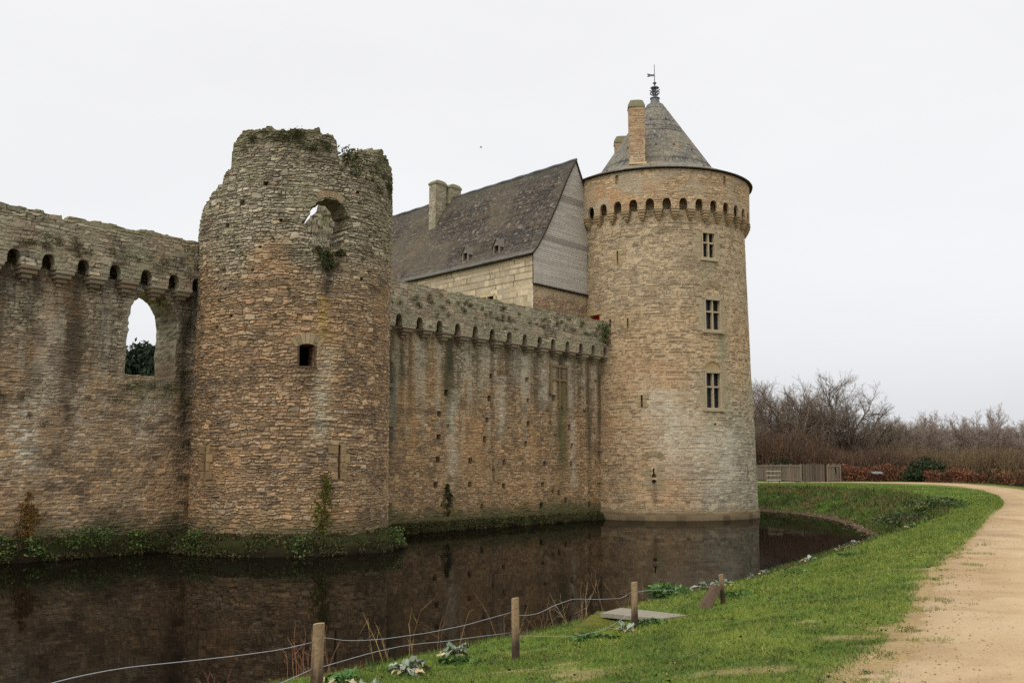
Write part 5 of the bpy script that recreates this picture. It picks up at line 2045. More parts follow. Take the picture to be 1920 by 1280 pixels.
palisade((27.0, 118.5), (29.2, 112.5), 1.80, 'grey plank palisade furthest back, beside the great tower')
palisade((28.9, 111.5), (29.6, 102.6), 1.82, 'grey plank palisade with rails, left of the closed gate', nposts=4)
sgn = palisade((32.9, 105.2), (35.2, 108.0), 1.78, 'short grey plank palisade carrying a small notice, right of the gate', nposts=2)
gt = thing('plank_gate', (31.2, 103.8, 0), 'closed double gate of dark vertical planks in the palisade', 'gate')
for a, b_ in (((29.7, 102.5), (31.15, 103.75)), ((31.25, 103.85), (32.75, 105.1))):
    mb = MB()
    planks(mb, a, b_, .06, 1.86, PL * .74, fr_r, .12, .02, .04)
    part('leaf', mb.me('leaf'), M_WOOD, gt)
mb = MB()
mb.box((32.82, 105.1, .98), (.08, 0, 0), (0, .08, 0), (0, 0, .98), lin(54, 46, 40), .01)
part('gate_post', mb.me('gate_post'), M_WOOD, gt)
# notice on the palisade: a dark board with pale pictogram blocks
nb = thing('notice', (34.5, 107.0, 1.1), 'small dark notice with pale pictograms fixed on the palisade', 'sign')
d_ = np.array([2.3, 2.8]) / np.hypot(2.3, 2.8)
nn = np.array([d_[1], -d_[0]])
c_ = np.array([34.55, 107.2]) + nn * .1
mb = MB()
mb.box((c_[0], c_[1], 1.28), np.append(d_ * .17, 0), np.append(nn * .012, 0), (0, 0, .33), lin(36, 38, 40))
part('board', mb.me('board'), M_WOOD, nb)
for dz, dx, hx, hz in ((.2, .03, .08, .06), (-.0, .04, .04, .08), (-.2, .05, .07, .05)):
    mb = MB()
    q_ = c_ + nn * .018 + d_ * dx
    mb.box((q_[0], q_[1], 1.28 + dz), np.append(d_ * hx, 0), np.append(nn * .005, 0), (0, 0, hz), lin(176, 176, 172))
    part('pictogram', mb.me('pictogram'), M_WOOD, nb)
# information desk
dk = thing('information_desk', (38.4, 105.6, 0), 'dark tilted information desk on two thin legs before the bracken', 'sign')
mb = MB()
mb.box((38.4, 105.6, .98), (.52, 0, 0), (0, .32, .10), (0, -.014, .03), lin(70, 72, 74))
part('panel', mb.me('panel'), M_LEAD, dk)
for sx_ in (-.17, .2):
    mb = MB()
    mb.box((38.4 + sx_, 105.65, .47), (.05, 0, 0), (0, .05, 0), (0, 0, .49), lin(60, 56, 50))
    part('leg', mb.me('leg'), M_WOOD, dk)
# stile: three plank rails on posts, with a low step
stl = thing('stile', (24.7, 95.0, 0), 'weathered stile of three plank rails above the moat edge, before the palisade', 'stile')
zb = gz(24.7, 95)
for sx_ in (-.45, .5):
    mb = MB()
    mb.box((24.75 + sx_, 95.1 - sx_ * .4, zb + .6), (.05, 0, 0), (0, .05, 0), (0, 0, .62), PL, .008)
    part('post', mb.me('post'), M_WOOD, stl)
for zz in (.36, .78, 1.18):
    mb = MB()
    mb.box((24.75, 95.02, zb + zz), (.62, -.22, 0), (.03, .08, 0), (0, 0, .035), lin(168, 158, 140, .62), .008)
    part('rail', mb.me('rail'), M_WOOD, stl)
mb = MB()
mb.box((24.1, 93.2, gz(24.1, 93.2) + .2), (.42, -.1, 0), (.05, .16, 0), (0, 0, .03), lin(176, 166, 146, .62), .008)
part('step', mb.me('step'), M_WOOD, stl)

# ================================================================== FOREGROUND FENCE
fc = thing('wire_fence', (0.04, 10.86, gz(.04, 10.86)), 'low fence of three round wooden posts strung with two sagging wires along the moat', 'fence')


def round_post(x, y, top, rad, lean, seed, wet=.38):
    zb = gz(x, y)
    r_ = np.random.default_rng(seed)
    mb = MB()
    nr, ns = 14, 15
    zz = np.linspace(-.25, top - zb, ns)
    th = np.linspace(0, 2 * math.pi, nr + 1)
    G = np.zeros((nr + 1, ns, 3))
    GC = np.zeros((nr + 1, ns, 3))
    for j, z_ in enumerate(zz):
        rr = rad * (1.06 - .06 * j / ns) * (1 + .05 * (vn(th * 1.5, th * 0 + z_ * 4, seed) - .5))
        rr[-1] = rr[0]
        G[:, j] = np.stack([x + lean[0] * z_ + rr * np.cos(th), y + lean[1] * z_ + rr * np.sin(th), np.full(nr + 1, zb + z_) + (.012 * np.cos(th + 1) if j == ns - 1 else 0)], -1)
        cc = np.tile(lin(150, 126, 98, .8), (nr + 1, 1)) * (.8 + .4 * vn(th * 3, th * 0 + z_ * 2.5, seed + 2))[:, None]
        damp = sst(wet, wet - .22, z_ + .12 * (vn(th * 2, th * 0, seed + 4) - .5))
        GC[:, j] = mix(cc, lin(74, 60, 50, .8), damp)
    mb.grid(G, GC)
    # end grain: a disc with rings set in a slightly smaller bevel
    tz = G[:-1, -1]
    c0 = tz.mean(0)
    ring2 = c0 + (tz - c0) * .9 + [0, 0, .008]
    V = np.vstack([tz, ring2, c0[None] + [0, 0, .008]])
    q = [[i, (i + 1) % nr, nr + (i + 1) % nr, nr + i] for i in range(nr)]
    t_ = [[nr + i, nr + (i + 1) % nr, 2 * nr] for i in range(nr)]
    mb.add(V, q, t_, lin(170, 152, 122, .8))
    return mb.me('post', True)


part('post', round_post(-1.412, 7.4, .563, .043, (.02, 0), 71, .56), M_WOOD, fc)
part('post', round_post(.04, 10.86, .297, .041, (-.01, 0), 72), M_WOOD, fc)
part('post', round_post(1.62, 13.5, .163, .043, (.0, .0), 73), M_WOOD, fc)


def spline(pts, n=60):
    pts = np.array(pts, float)
    t_ = np.concatenate([[0], np.cumsum(np.linalg.norm(np.diff(pts, axis=0), axis=1))])
    q = np.linspace(0, t_[-1], n)
    o = np.stack([np.interp(q, t_, pts[:, k]) for k in range(3)], 1)
    ker = np.array([1, 2, 3, 2, 1.]) / 9
    p_ = np.vstack([np.repeat(o[:1], 2, 0), o, np.repeat(o[-1:], 2, 0)])
    s_ = np.stack([np.convolve(p_[:, k], ker, 'valid') for k in range(3)], 1)
    s_[0], s_[-1] = o[0], o[-1]
    return s_


TOPW = [[(-4.2, 3.6, .45), (-2.9, 5.0, .48), (-2.607, 5.6, 0.501), (-2.493, 5.7, 0.525), (-2.397, 5.855, 0.529), (-2.282, 6.11, 0.515), (-2.105, 6.438, 0.48), (-1.847, 6.839, 0.445), (-1.602, 7.167, 0.429), (-1.434, 7.371, 0.444)],
        [(-1.393, 7.474, 0.457), (-1.364, 7.595, 0.437), (-1.303, 7.827, 0.379), (-1.194, 8.198, 0.316), (-1.07, 8.569, 0.266), (-0.776, 9.311, 0.194), (-0.467, 9.96, 0.16), (-0.011, 10.8, 0.165)],
        [(0.075, 10.9, 0.12), (0.174, 11.134, 0.086), (0.297, 11.371, 0.074), (0.49, 11.728, 0.113), (0.73, 12.144, 0.131), (1.061, 12.679, 0.055), (1.417, 13.215, -0.001), (1.576, 13.47, 0.046)],
        [(1.66, 13.55, 0.038), (1.882, 14.1, -0.007), (2.151, 14.677, -0.069), (2.4, 15.185, -0.138), (2.612, 15.6, -0.24), (2.75, 15.9, -.42)]]
LOWW = [[(-3.9, 4.2, .05), (-2.4, 6.2, .12), (-1.679, 7.057, 0.189), (-1.552, 7.221, 0.219), (-1.429, 7.371, 0.259)],
        [(-1.388, 7.474, 0.25), (-1.274, 7.919, 0.219), (-1.132, 8.383, 0.192), (-0.966, 8.847, 0.157), (-0.835, 9.172, 0.124), (-0.649, 9.589, 0.071), (-0.419, 10.053, 0.028), (-0.011, 10.8, -0.043)],
        [(0.075, 10.9, -0.091), (0.359, 11.49, -0.193), (0.762, 12.204, -0.311), (1.133, 12.798, -0.338), (1.413, 13.215, -0.277), (1.572, 13.47, -0.187)]]
for grp in (TOPW, LOWW):
    for w_ in grp:
        mb = MB()
        mb.path(spline(w_), .0026, 5)
        part('wire', mb.me('wire', True), M_WIRE, fc)
bp_ = thing('broken_post', (3.25, 15.7, gz(3.25, 15.7)), 'short wooden post with a split plank leaning against it', 'post')
part('post', round_post(3.25, 15.7, .03, .036, (-.06, 0), 74), M_WOOD, bp_)
mb = MB()
zb = gz(2.9, 15.5)
a_ = np.array([2.86, 15.45, zb - .05])
b_ = np.array([3.15, 15.62, zb + .33])
dv = (b_ - a_) / 2
mb.box((a_ + b_) / 2, dv, (.02, -.06, 0), (.045, .0, -.03), lin(100, 82, 68, .8), .018)
part('leaning_plank', mb.me('leaning_plank'), M_WOOD, bp_)

# concrete slab with its mossy footing
sb = thing('concrete_slab', (1.9, 15.0, gz(1.9, 15)), 'pale concrete slab on a mossy footing at the lawn edge, behind a fence post', 'slab')
mb = MB()
zs = -.44
cn = np.array([(1.30, 15.0), (2.10, 14.45), (2.56, 14.8), (1.66, 15.55)])
V = [(x, y, zs - .06) for x, y in cn] + [(x, y, zs) for x, y in cn]
mb.add(V, [[0, 1, 5, 4], [1, 2, 6, 5], [2, 3, 7, 6], [3, 0, 4, 7], [4, 5, 6, 7]], None, lin(172, 164, 146, 1.0))
part('slab', mb.me('slab'), M_TRIM, sb)
mb = MB()
nx_, ny_ = 26, 18
f1, f2 = np.meshgrid(np.linspace(0, 1, nx_), np.linspace(0, 1, ny_), indexing='ij')
qd = np.array([(.72, 13.75), (1.75, 13.95), (2.62, 15.0), (1.3, 16.0)])
bx = (qd[0] * (1 - f1[..., None]) + qd[1] * f1[..., None]) * (1 - f2[..., None]) + (qd[3] * (1 - f1[..., None]) + qd[2] * f1[..., None]) * f2[..., None]
edg = np.minimum(np.minimum(f1, 1 - f1), np.minimum(f2, 1 - f2))
zz_ = np.where(edg < .02, -.95, -.52 + (fbm(bx[..., 0] * 4, bx[..., 1] * 4, 301) - .5) * .06)
mc_ = mix(np.tile(lin(96, 100, 36, 1.1), (nx_, ny_, 1)), lin(112, 106, 44, 1.1), sst(.4, .65, fbm(bx[..., 0] * 3, bx[..., 1] * 3, 302)))
mc_ = mix(mc_, lin(96, 86, 64, 1.0), sst(.06, .0, edg))
mb.grid(np.dstack([bx, zz_]), mc_)
part('footing', mb.me('footing', True), M_GROUND, sb)

# ================================================================== PLANTS


def rosette(x, y, rad, n, label, seed, cols, name='silver_plant', group='silver leaved plants on the moat edge', dead=4):
    r_ = np.random.default_rng(seed)
    zb = gz(x, y)
    t_ = thing(name, (x, y, zb), label, 'plant', group)
    for kind, cnt in (('leaves', n), ('dead_leaves', dead)):
        if not cnt:
            continue
        mb = MB()
        for k in range(cnt):
            az_ = 2 * math.pi * (k + r_.uniform(-.3, .3)) / cnt
            L = rad * r_.uniform(.5, 1.25)
            wd = L * r_.uniform(.13, .24)
            up_ = r_.uniform(.25, 1.35) if kind == 'leaves' else r_.uniform(.02, .12)
            ns = 7
            s_ = np.linspace(0, 1, ns)
            out_ = L * (s_ * math.cos(up_) + .1 * s_ ** 2)
            zz = L * (s_ * math.sin(up_) - (.45 if kind == 'leaves' else .1) * s_ ** 2.4) + .03
            wv = wd * np.sin(np.pi * np.clip(s_ * .92 + .06, 0, 1)) ** .8
            da = np.array([math.cos(az_), math.sin(az_)])
            db = np.array([-da[1], da[0]])
            G = np.zeros((ns, 5, 3))
            for i, f in enumerate((-1, -.5, 0, .5, 1)):
                wob = r_.normal(0, .02, ns)
                G[:, i, :2] = np.array([x, y]) + da[None] * (out_ + .02)[:, None] + db[None] * (wv * f)[:, None]
                G[:, i, 2] = zb + zz + abs(f) * wv * .45 + wob * s_
            cc = (cols[r_.integers(len(cols))] if kind == 'leaves' else lin(190, 172, 132, .9)) * r_.uniform(.8, 1.15)
            mb.grid(G, cc)
        part(kind, mb.me(kind, True), M_LEAF, t_)


SV = [lin(150, 158, 138, 1.1), lin(134, 146, 124, 1.1), lin(166, 172, 152, 1.1), lin(112, 128, 102, 1.1)]
rosette(-1.50, 8.35, .19, 22, 'silver leaved plant at the foot of the nearest fence post', 81, SV)
rosette(-1.22, 9.15, .12, 12, 'small grey green plant right of the nearest fence post', 82, SV)
rosette(-1.03, 10.2, .19, 24, 'largest silver leaved plant, midway between the two nearest posts', 83, SV, dead=7)
rosette(-.62, 11.55, .18, 20, 'upright silver plant at the crest just left of the second post', 84, SV, dead=5)
GW = [lin(78, 112, 58, .95), lin(92, 124, 66, .95), lin(64, 96, 50, .95)]
rosette(-1.58, 9.7, .15, 14, 'leafy green plant among dry leaves at the crest near the first post', 85, GW, 'leafy_plant', 'leafy plants on the moat edge', dead=6)
rosette(1.45, 13.05, .16, 9, 'pale withered plant at the foot of the third post', 86, SV, dead=6)
k = 0
for x, y, r_, lb in ((3.75, 19.9, .26, 'pale plant on the crest right of the round green bush'), (4.25, 20.7, .24, 'pale withered plant on the crest above the leaning plank'), (5.6, 23.6, .24, 'silver plant on the crest just beyond the broken post'),
                     (6.1, 24.4, .22, 'small silver plant on the crest further past the broken post'), (8.1, 27.7, .26, 'silver plant on the crest where the tower reflection ends'), (10.2, 31.3, .3, 'bright silver plant on the crest by the dark water inlet'), (10.9, 32.3, .3, 'silver plant beside the brightest one at the inlet'), (15.4, 38.9, .3, 'far pale plant on the crest at the bank bend'), (17.6, 42.6, .32, 'furthest pale plant on the crest, by the nettles')):
    rosette(x, y, r_ * .8, 13, lb, 90 + k, SV, dead=5)
    k += 1
bush('green_bush', 2.95, 19.2, .42, .3, .36, 1500, [lin(84, 112, 58, .9), lin(66, 94, 46, .9), lin(104, 128, 74, .9)], 'low round green bush on the crest behind the slab', 'bush', (.05, .1), seed=101)
for i, (x, y, s_, lb) in enumerate(((1.0, 12.45, .28, 'dark weed patch on the lawn between the second and third posts'), (3.75, 16.6, .42, 'dark weed patch on the lawn right of the broken post'), (6.6, 22.9, .6, 'wide dark weed patch on the lawn beyond the broken post'), (1.95, 14.05, .22, 'weed patch in front of the concrete slab'), (9.2, 27.4, .5, 'weed patch on the lawn near the tower reflection'), (-.55, 10.9, .2, 'dark weed tuft left of the second post'))):
    bush('weed_patch', x, y, s_, s_ * .7, .07, 300, [lin(72, 100, 46, .9), lin(58, 86, 40, .9), lin(92, 116, 54, .9)], lb, 'weed', (.04, .09), 'weed patches on the lawn', seed=110 + i)
bush('nettle_clump', 18.7, 46.9, 1.5, 1.5, .6, 4200, [lin(70, 86, 46, .9), lin(84, 92, 54, .9), lin(96, 88, 62, .9), lin(58, 74, 40, .9)], 'rough nettle clump on the bank at the end of the water', 'plant', (.08, .18), seed=120)
bush('nettle_clump', 21.4, 50.5, 1.3, 1.9, .6, 2600, [lin(70, 92, 44, .9), lin(92, 96, 58, .9), lin(60, 78, 40, .9)], 'nettle clump on the crest at the right end of the bank', 'plant', (.08, .18), seed=121)


def stems(x, y, n, h, spr, label, seed, colr, name='dry_stem_clump', group='dry stems on the near bank'):
    r_ = np.random.default_rng(seed)
    zb = gz(x, y)
    mb = MB()
    for k in range(n):
        p = np.array([x + r_.normal(0, spr), y + r_.normal(0, spr * .6), zb - .1])
        d_ = np.array([r_.normal(0, .3), r_.normal(0, .2), 1.0])
        d_ /= np.linalg.norm(d_)
        L = h * r_.uniform(.45, 1.1)
        pts = [p]
        for i in range(6):
            d_ = d_ + r_.normal(0, .1, 3)
            d_ /= np.linalg.norm(d_)
            p = p + d_ * L / 6
            pts.append(p)
            if i > 1 and r_.random() < .7:
                e_ = d_ + r_.normal(0, .5, 3)
                e_ /= np.linalg.norm(e_)
                mb.tubes([p], [p + e_ * L * r_.uniform(.1, .3)], [.0028], [.001], 4, colr * r_.uniform(.7, 1.2))
        mb.path(pts, np.linspace(.0045, .0014, 7), 4, colr * r_.uniform(.7, 1.3))
    o = mb.build(name, M_TWIG)
    tag(o, label, 'plant', group)


ST = lin(122, 96, 70, .85)
stems(-2.0, 10.2, 14, .6, .15, 'reddish dry stems at the water edge left of the nearest post', 131, lin(132, 92, 70, .85))
stems(-2.7, 9.6, 8, .4, .07, 'short dry twigs furthest left beside the wire', 132, lin(126, 92, 74, .85))
stems(-1.35, 12.0, 7, .9, .14, 'tallest dry yellowish stems between the two nearest posts', 133, lin(150, 124, 80, .85))
stems(-.75, 12.9, 7, .8, .2, 'thin dry stems behind the upright silver plant', 134, ST)
stems(.15, 14.3, 8, .7, .16, 'dry stems just left of and behind the second post', 135, ST)
stems(.65, 15.4, 12, .6, .22, 'dense dry twigs left of the concrete slab', 136, ST)
stems(1.0, 15.6, 8, .8, .16, 'tall pale dry stems behind the concrete slab', 137, lin(150, 128, 102, .85))
stems(1.9, 17.2, 7, .8, .2, 'dry stems behind the third post', 138, ST)

# ------------------------------------------------------------------ growth on the masonry


def wall_leaf(mapf, pts_uv, hrange, size, cols, r_, mb, aspect=.7):
    n = len(pts_uv)
    h = r_.uniform(hrange[0], hrange[1], n)
    P = mapf(pts_uv[:, 0], pts_uv[:, 1], h)
    c_ = np.array(cols)[r_.integers(len(cols), size=n)] * r_.uniform(.6, 1.35, (n, 1))
    mb.leaves(P, r_.uniform(size[0], size[1], n), c_, aspect)


def climber(name, mapf, u0, z0, z1, wd, n, cols, label, cat, size, hr=(.03, .16), seed=0, taper=True, group=None, stem=True):
    r_ = np.random.default_rng(seed)
    z = z0 + (z1 - z0) * r_.random(n)
    f = (z - z0) / (z1 - z0)
    wloc = wd * (np.sin(np.pi * np.clip(f * .85 + .12, 0, 1)) if taper else np.ones(n))
    u = u0 + r_.normal(0, .42, n) * wloc + (vn(z * 2, z * 0, seed) - .5) * wd * .5
    keep = fbm(u * 5, z * 5, seed + 1, 2) > .36
    pts = np.stack([u, z], 1)[keep]
    q = mapf(np.array([u0]), np.array([z0]), np.array([.05]))[0]
    t_ = thing(name, tuple(float(v) for v in q), label, cat, group)
    mb = MB()
    wall_leaf(mapf, pts, hr, size, cols, r_, mb)
    part('foliage', mb.me('foliage'), M_LEAF, t_)
    if stem:
        mb = MB()
        for k in range(4):
            zz = np.linspace(z0, z0 + (z1 - z0) * r_.uniform(.5, .95), 9)
            uu = u0 + np.cumsum(r_.normal(0, wd * .1, 9))
            mb.path(mapf(uu, zz, np.full(9, .05)), np.linspace(.022, .006, 9), 5, lin(84, 66, 50))
        part('stem', mb.me('stem'), M_TWIG, t_)


mL = wallmap(SW)
mP = wallmap(0)
m1 = cylmap(C1, R1)
m0 = cylmap(C0, RR)
YG = [lin(106, 104, 40, .85), lin(90, 94, 38, .85), lin(124, 112, 44, .85), lin(78, 84, 36, .85)]
OR = [lin(120, 88, 40, .85), lin(136, 104, 44, .85), lin(92, 84, 40, .85), lin(104, 64, 36, .85)]
DG = [lin(60, 66, 36, .85), lin(74, 78, 42, .85), lin(50, 54, 32, .85), lin(84, 80, 50, .85)]
BG = [lin(84, 104, 48, 1.0), lin(68, 90, 42, 1.0), lin(104, 122, 62, 1.0), lin(56, 70, 36, 1.0)]
climber('ivy', m1, dg(30.4), -1.0, 1.35, .55, 1300, YG, 'yellow green ivy climbing the ruined tower below the arrow slit', 'ivy', (.05, .11), seed=141)
climber('ivy', mL, 1.9, -1.0, .75, .62, 1100, OR, 'orange brown ivy climbing the left wall near the picture edge', 'ivy', (.05, .11), seed=142)
climber('ivy', mL, 24.1, -.95, .75, .5, 1000, DG, 'dark green ivy on the curtain wall between the towers', 'ivy', (.06, .12), seed=143)
climber('ivy', m1, dg(46.5), 13.55, 14.75, .85, 1300, DG + [lin(70, 92, 40, .85)], 'dark green shrub in the broken notch on the ruined tower top', 'ivy', (.06, .13), hr=(-.4, .18), seed=144, taper=False)
climber('ivy', m1, dg(29.5), 9.5, 10.25, .5, 700, DG + [lin(78, 96, 44, .85)], 'green tuft hanging below the ragged window', 'plant', (.05, .11), hr=(.03, .25), seed=145)
climber('ivy', m1, dg(37.5), 10.1, 10.4, .32, 240, DG, 'small plant at the right sill of the ragged window', 'plant', (.05, .1), hr=(.03, .2), seed=146)
climber('ivy', m1, dg(24), 10.1, 10.4, .28, 200, DG, 'small plant at the left sill of the ragged window', 'plant', (.05, .1), hr=(.03, .2), seed=147)
climber('ivy', mP, 38.35, 9.6, 10.95, .8, 700, BG + DG, 'green growth where the wall parapet meets the great tower', 'plant', (.06, .13), hr=(.0, .25), seed=148, taper=False)
base_cl = [(mL, .6, -1.55, -.65, .9, 'bright green clump at the wall foot by the left picture edge'), (mL, 2.0, -1.5, -.85, .6, 'green clump at the wall foot under the orange ivy'), (mL, 3.5, -1.3, -.5, .75, 'bright leafy clump at the middle of the left wall foot'), (mL, 4.35, -1.35, -.6, .75, 'leafy clump right of the middle of the left wall foot'), (mL, 5.9, -1.45, -.8, .5, 'small green clump at the wall foot near the ruined tower'),
           (m1, dg(-38), -1.6, -.75, .55, 'bright green clump at the left foot of the ruined tower'), (m1, dg(17), -1.7, -.9, .5, 'drooping green clump at the front foot of the ruined tower'), (m1, dg(76), -1.5, -.8, .6, 'green clump at the right foot of the ruined tower')]
for i, (mf, u0, z0, z1, wd, lb) in enumerate(base_cl):
    climber('leafy_clump', mf, u0, z0, z1, wd * .8, 330, BG, lb, 'plant', (.06, .14), hr=(.25, 1.0), seed=150 + i, taper=False, group='leafy clumps at the wall foot', stem=False)

# small growth in the joints: tufts on the parapets, tower top and walls (uncountable)
r_ = np.random.default_rng(170)
mb = MB()
tuft = [(mP, u, z, .13) for u, z in [(0.85, 9.78), (1.14, 9.8), (1.76, 10.11), (1.62, 9.82), (2.23, 9.96), (2.84, 9.93), (2.93, 9.61), (3.33, 9.81), (4.32, 9.91), (4.94, 9.87), (5.39, 9.87), (5.88, 10.02), (6.24, 9.65), (6.63, 9.82), (7.64, 9.79), (8.12, 10.01), (2.76, 10.12), (-1, 9.9), (-2.5, 9.8)]]
tuft += [(mL, u, z, .12) for u, z in [(.72, 4.25), (1.76, 3.51), (2.3, 3.25), (5.01, 4.27), (1.44, 4.29), (6.0, 5.0), (6.6, 4.9), (5.6, 4.8), (7.3, 4.9), (6.2, 4.4), (8.0, 6.8), (8.1, 5.6), (8.2, 4.3), (8.3, 2.6), (8.3, 1.2), (8.2, 7.6), (8.35, .2), (7.9, -.3)]]
for k in range(46):
    tuft.append((mP, r_.uniform(19.3, 38.5), r_.uniform(9.9, 10.75), .10))
for k in range(22):
    tuft.append((mL, r_.choice([24.2, 34.4, 19.8, 38.3, 37.3, 33.4]) + r_.normal(0, .2), r_.uniform(-.5, 7.5), .09))
for k in range(26):
    a = r_.uniform(-20, 30)
    tuft.append((m1, dg(a), r_.uniform(14.35, 14.8) + (.25 if abs(a) < 15 else 0), .13))
for k in range(16):
    tuft.append((m1, dg(r_.uniform(58, 86)), r_.uniform(13.2, 14.6), .12))
for k in range(26):
    tuft.append((m1, dg(r_.uniform(-60, 60)), r_.uniform(7.5, 13), .05))
for (mf, u0, z0, s_) in tuft:
    s_ = s_ * .85
    n = int(150 * s_ / .13)
    pts = np.stack([u0 + r_.normal(0, s_ * 1.1, n), z0 + r_.normal(0, s_ * .8, n)], 1)
    wall_leaf(mf, pts, (.02, .16), (.03, .08), [lin(74, 78, 40, .85), lin(60, 62, 36, .85), lin(92, 90, 48, .85), lin(54, 50, 36, .85)], r_, mb, .4)
tag(mb.build('wall_tufts', M_LEAF), 'small tufts of grass and moss in the wall joints', None, None, 'stuff')

# rough growth on the footing bank
mb = MB()
n = 30000
sel = r_.random(n)
uu = np.where(sel < .42, r_.uniform(-6, 8.7, n), r_.uniform(14.4, 38.8, n))
oo = r_.uniform(-.05, .86, n)
zz = np.interp(oo, [-.05, .22, .4, .55, .74, .84], [-.7, -.86, -1.0, -1.2, -1.6, -1.7]) + r_.uniform(.0, .16, n)
zz = -1.7 + (zz + 1.7) * np.where(uu > 12, .48, .76)
x, y = wp(uu, SW - oo * np.where(uu > 12, .62, 1))
P_ = [np.stack([x, y, zz], 1)]
ta = np.radians(r_.uniform(-110, 105, 13000))
oo2 = r_.uniform(-.05, .86, 13000)
zz2 = np.interp(oo2, [-.05, .22, .4, .55, .74, .84], [-.7, -.86, -1.0, -1.2, -1.6, -1.7]) + r_.uniform(0, .16, 13000)
zz2 = -1.7 + (zz2 + 1.7) * .76
P_.append(np.stack([C1[0] + (4.1 + oo2) * np.sin(ta), C1[1] - (4.1 + oo2) * np.cos(ta), zz2], 1))
P_ = np.concatenate(P_)
kk = fbm(P_[:, 0] * 1.6 + P_[:, 1] * 1.3, P_[:, 2] * 3, 171, 3)
cc = np.array([lin(70, 66, 38, .85), lin(56, 54, 30, .85), lin(96, 84, 54, .85), lin(64, 76, 36, .85)])[r_.integers(4, size=len(P_))] * r_.uniform(.5, 1.25, (len(P_), 1))
mb.leaves(P_[kk > .42], r_.uniform(.05, .2, (kk > .42).sum()), cc[kk > .42], .25, up=(0, 0, .8))
tag(mb.build('bank_growth', M_LEAF), 'dark rough grass on the footing bank below the walls', None, None, 'stuff')

# ------------------------------------------------------------------ grass
r_ = np.random.default_rng(200)


def blades(x, y, z, h, wd, col, lean=.5):
    n = len(x)
    a = r_.uniform(0, 6.283, n)
    dx, dy = np.cos(a) * wd / 2, np.sin(a) * wd / 2
    lx, ly = r_.normal(0, lean, n) * h, r_.normal(0, lean, n) * h
    V = np.zeros((n, 3, 3))
    V[:, 0] = np.stack([x - dx, y - dy, z], 1)
    V[:, 1] = np.stack([x + dx, y + dy, z], 1)
    V[:, 2] = np.stack([x + lx, y + ly, z + h], 1)
    return V.reshape(-1, 3), np.arange(n * 3).reshape(-1, 3), np.repeat(col, 3, 0)


N_ = 700000
rad = 6.2 * np.exp(r_.random(N_) * math.log(62 / 6.2))
azm = r_.uniform(-.42, .70, N_)
x = rad * np.sin(azm)
y = rad * np.cos(azm)
z, zn, mk = ground(x, y)
lawn = (zn == 0)
# worn near the path, bare in soil patches, some tufts straying onto the path
wear = sst(-.2, .15, mk['dp'] + (fbm(x * 1.3, y * 1.3, 14) - .5) * .7) * .95 + .05
bare = 1 - sst(.69, .77, fbm(x * .9, y * 1.6, 13)) * sst(26, 12, y) * .75
onp = (zn == 3) & inpoly(x, y, [tuple(p) for p in pin] + [tuple(p) for p in pout[::-1]])
stray = onp & (mk['dp'] < .75) & (fbm(x * 2.4, y * 2.4, 207, 3) > .56 + .22 * mk['dp']) & (y < 22)
bnk = (zn == 1) & (mk['t'] > .12)
verge = (zn == 3) & ~onp & (x > 3) & (r_.random(N_) < .8)
keep = (lawn & (r_.random(N_) < wear * bare)) | stray | bnk | verge
x, y, z, rad, bnk, verge, dp_ = x[keep], y[keep], z[keep], rad[keep], bnk[keep], verge[keep], mk['dp'][keep]
n = len(x)
sc_ = (rad / 8) ** .75
patch = fbm(x * .8, y * .8, 205, 3)
h = (.014 + .024 * r_.random(n) * (.5 + patch)) * sc_ ** .7
h = np.where(bnk, h * np.where((y > 44) & (x > 16), 2.6, 1.5), h)
h = np.where(verge, h * 1.8, h)
wd = (.0042 + .004 * r_.random(n)) * sc_
col = np.tile(lin(106, 126, 50, .9), (n, 1))
col = mix(col, lin(128, 138, 58, .9), sst(.42, .66, fbm(x * .9, y * .9, 206)) * .9)
col = mix(col, lin(88, 110, 46, .92), sst(.5, .7, fbm(x * 1.3, y * 1.1, 208)) * .85)
cl_ = fbm(x * 5.5, y * 5.5, 215, 3)
col = mix(col, lin(66, 86, 38, 1.0), sst(.55, .68, cl_) * .75)
col = mix(col, lin(132, 138, 62, 1.0), sst(.44, .32, cl_) * .6)
h = h * (.55 + 1.1 * fbm(x * 3.3, y * 3.3, 216, 3))
col = mix(col, lin(158, 142, 84, .98), (r_.random(n) < .10) * .8)
col = np.where(bnk[:, None], mix(mix(np.tile(lin(74, 90, 38, .95), (n, 1)), lin(104, 92, 56, .95), sst(.5, .66, fbm(x * 1.1, y * 1.1, 15)) * .9), lin(92, 116, 44, .95), sst(.52, .68, fbm(x * .8, y * .8, 16)) * .7), col)
col = col * r_.uniform(.62, 1.3, (n, 1))
V, T, c_ = blades(x, y, z - .003, h, wd, col)
tag(obj('grass', mesh('grass', V, None, T, c_), M_LEAF), 'short green winter grass of the lawn and the moat bank', None, None, 'stuff')
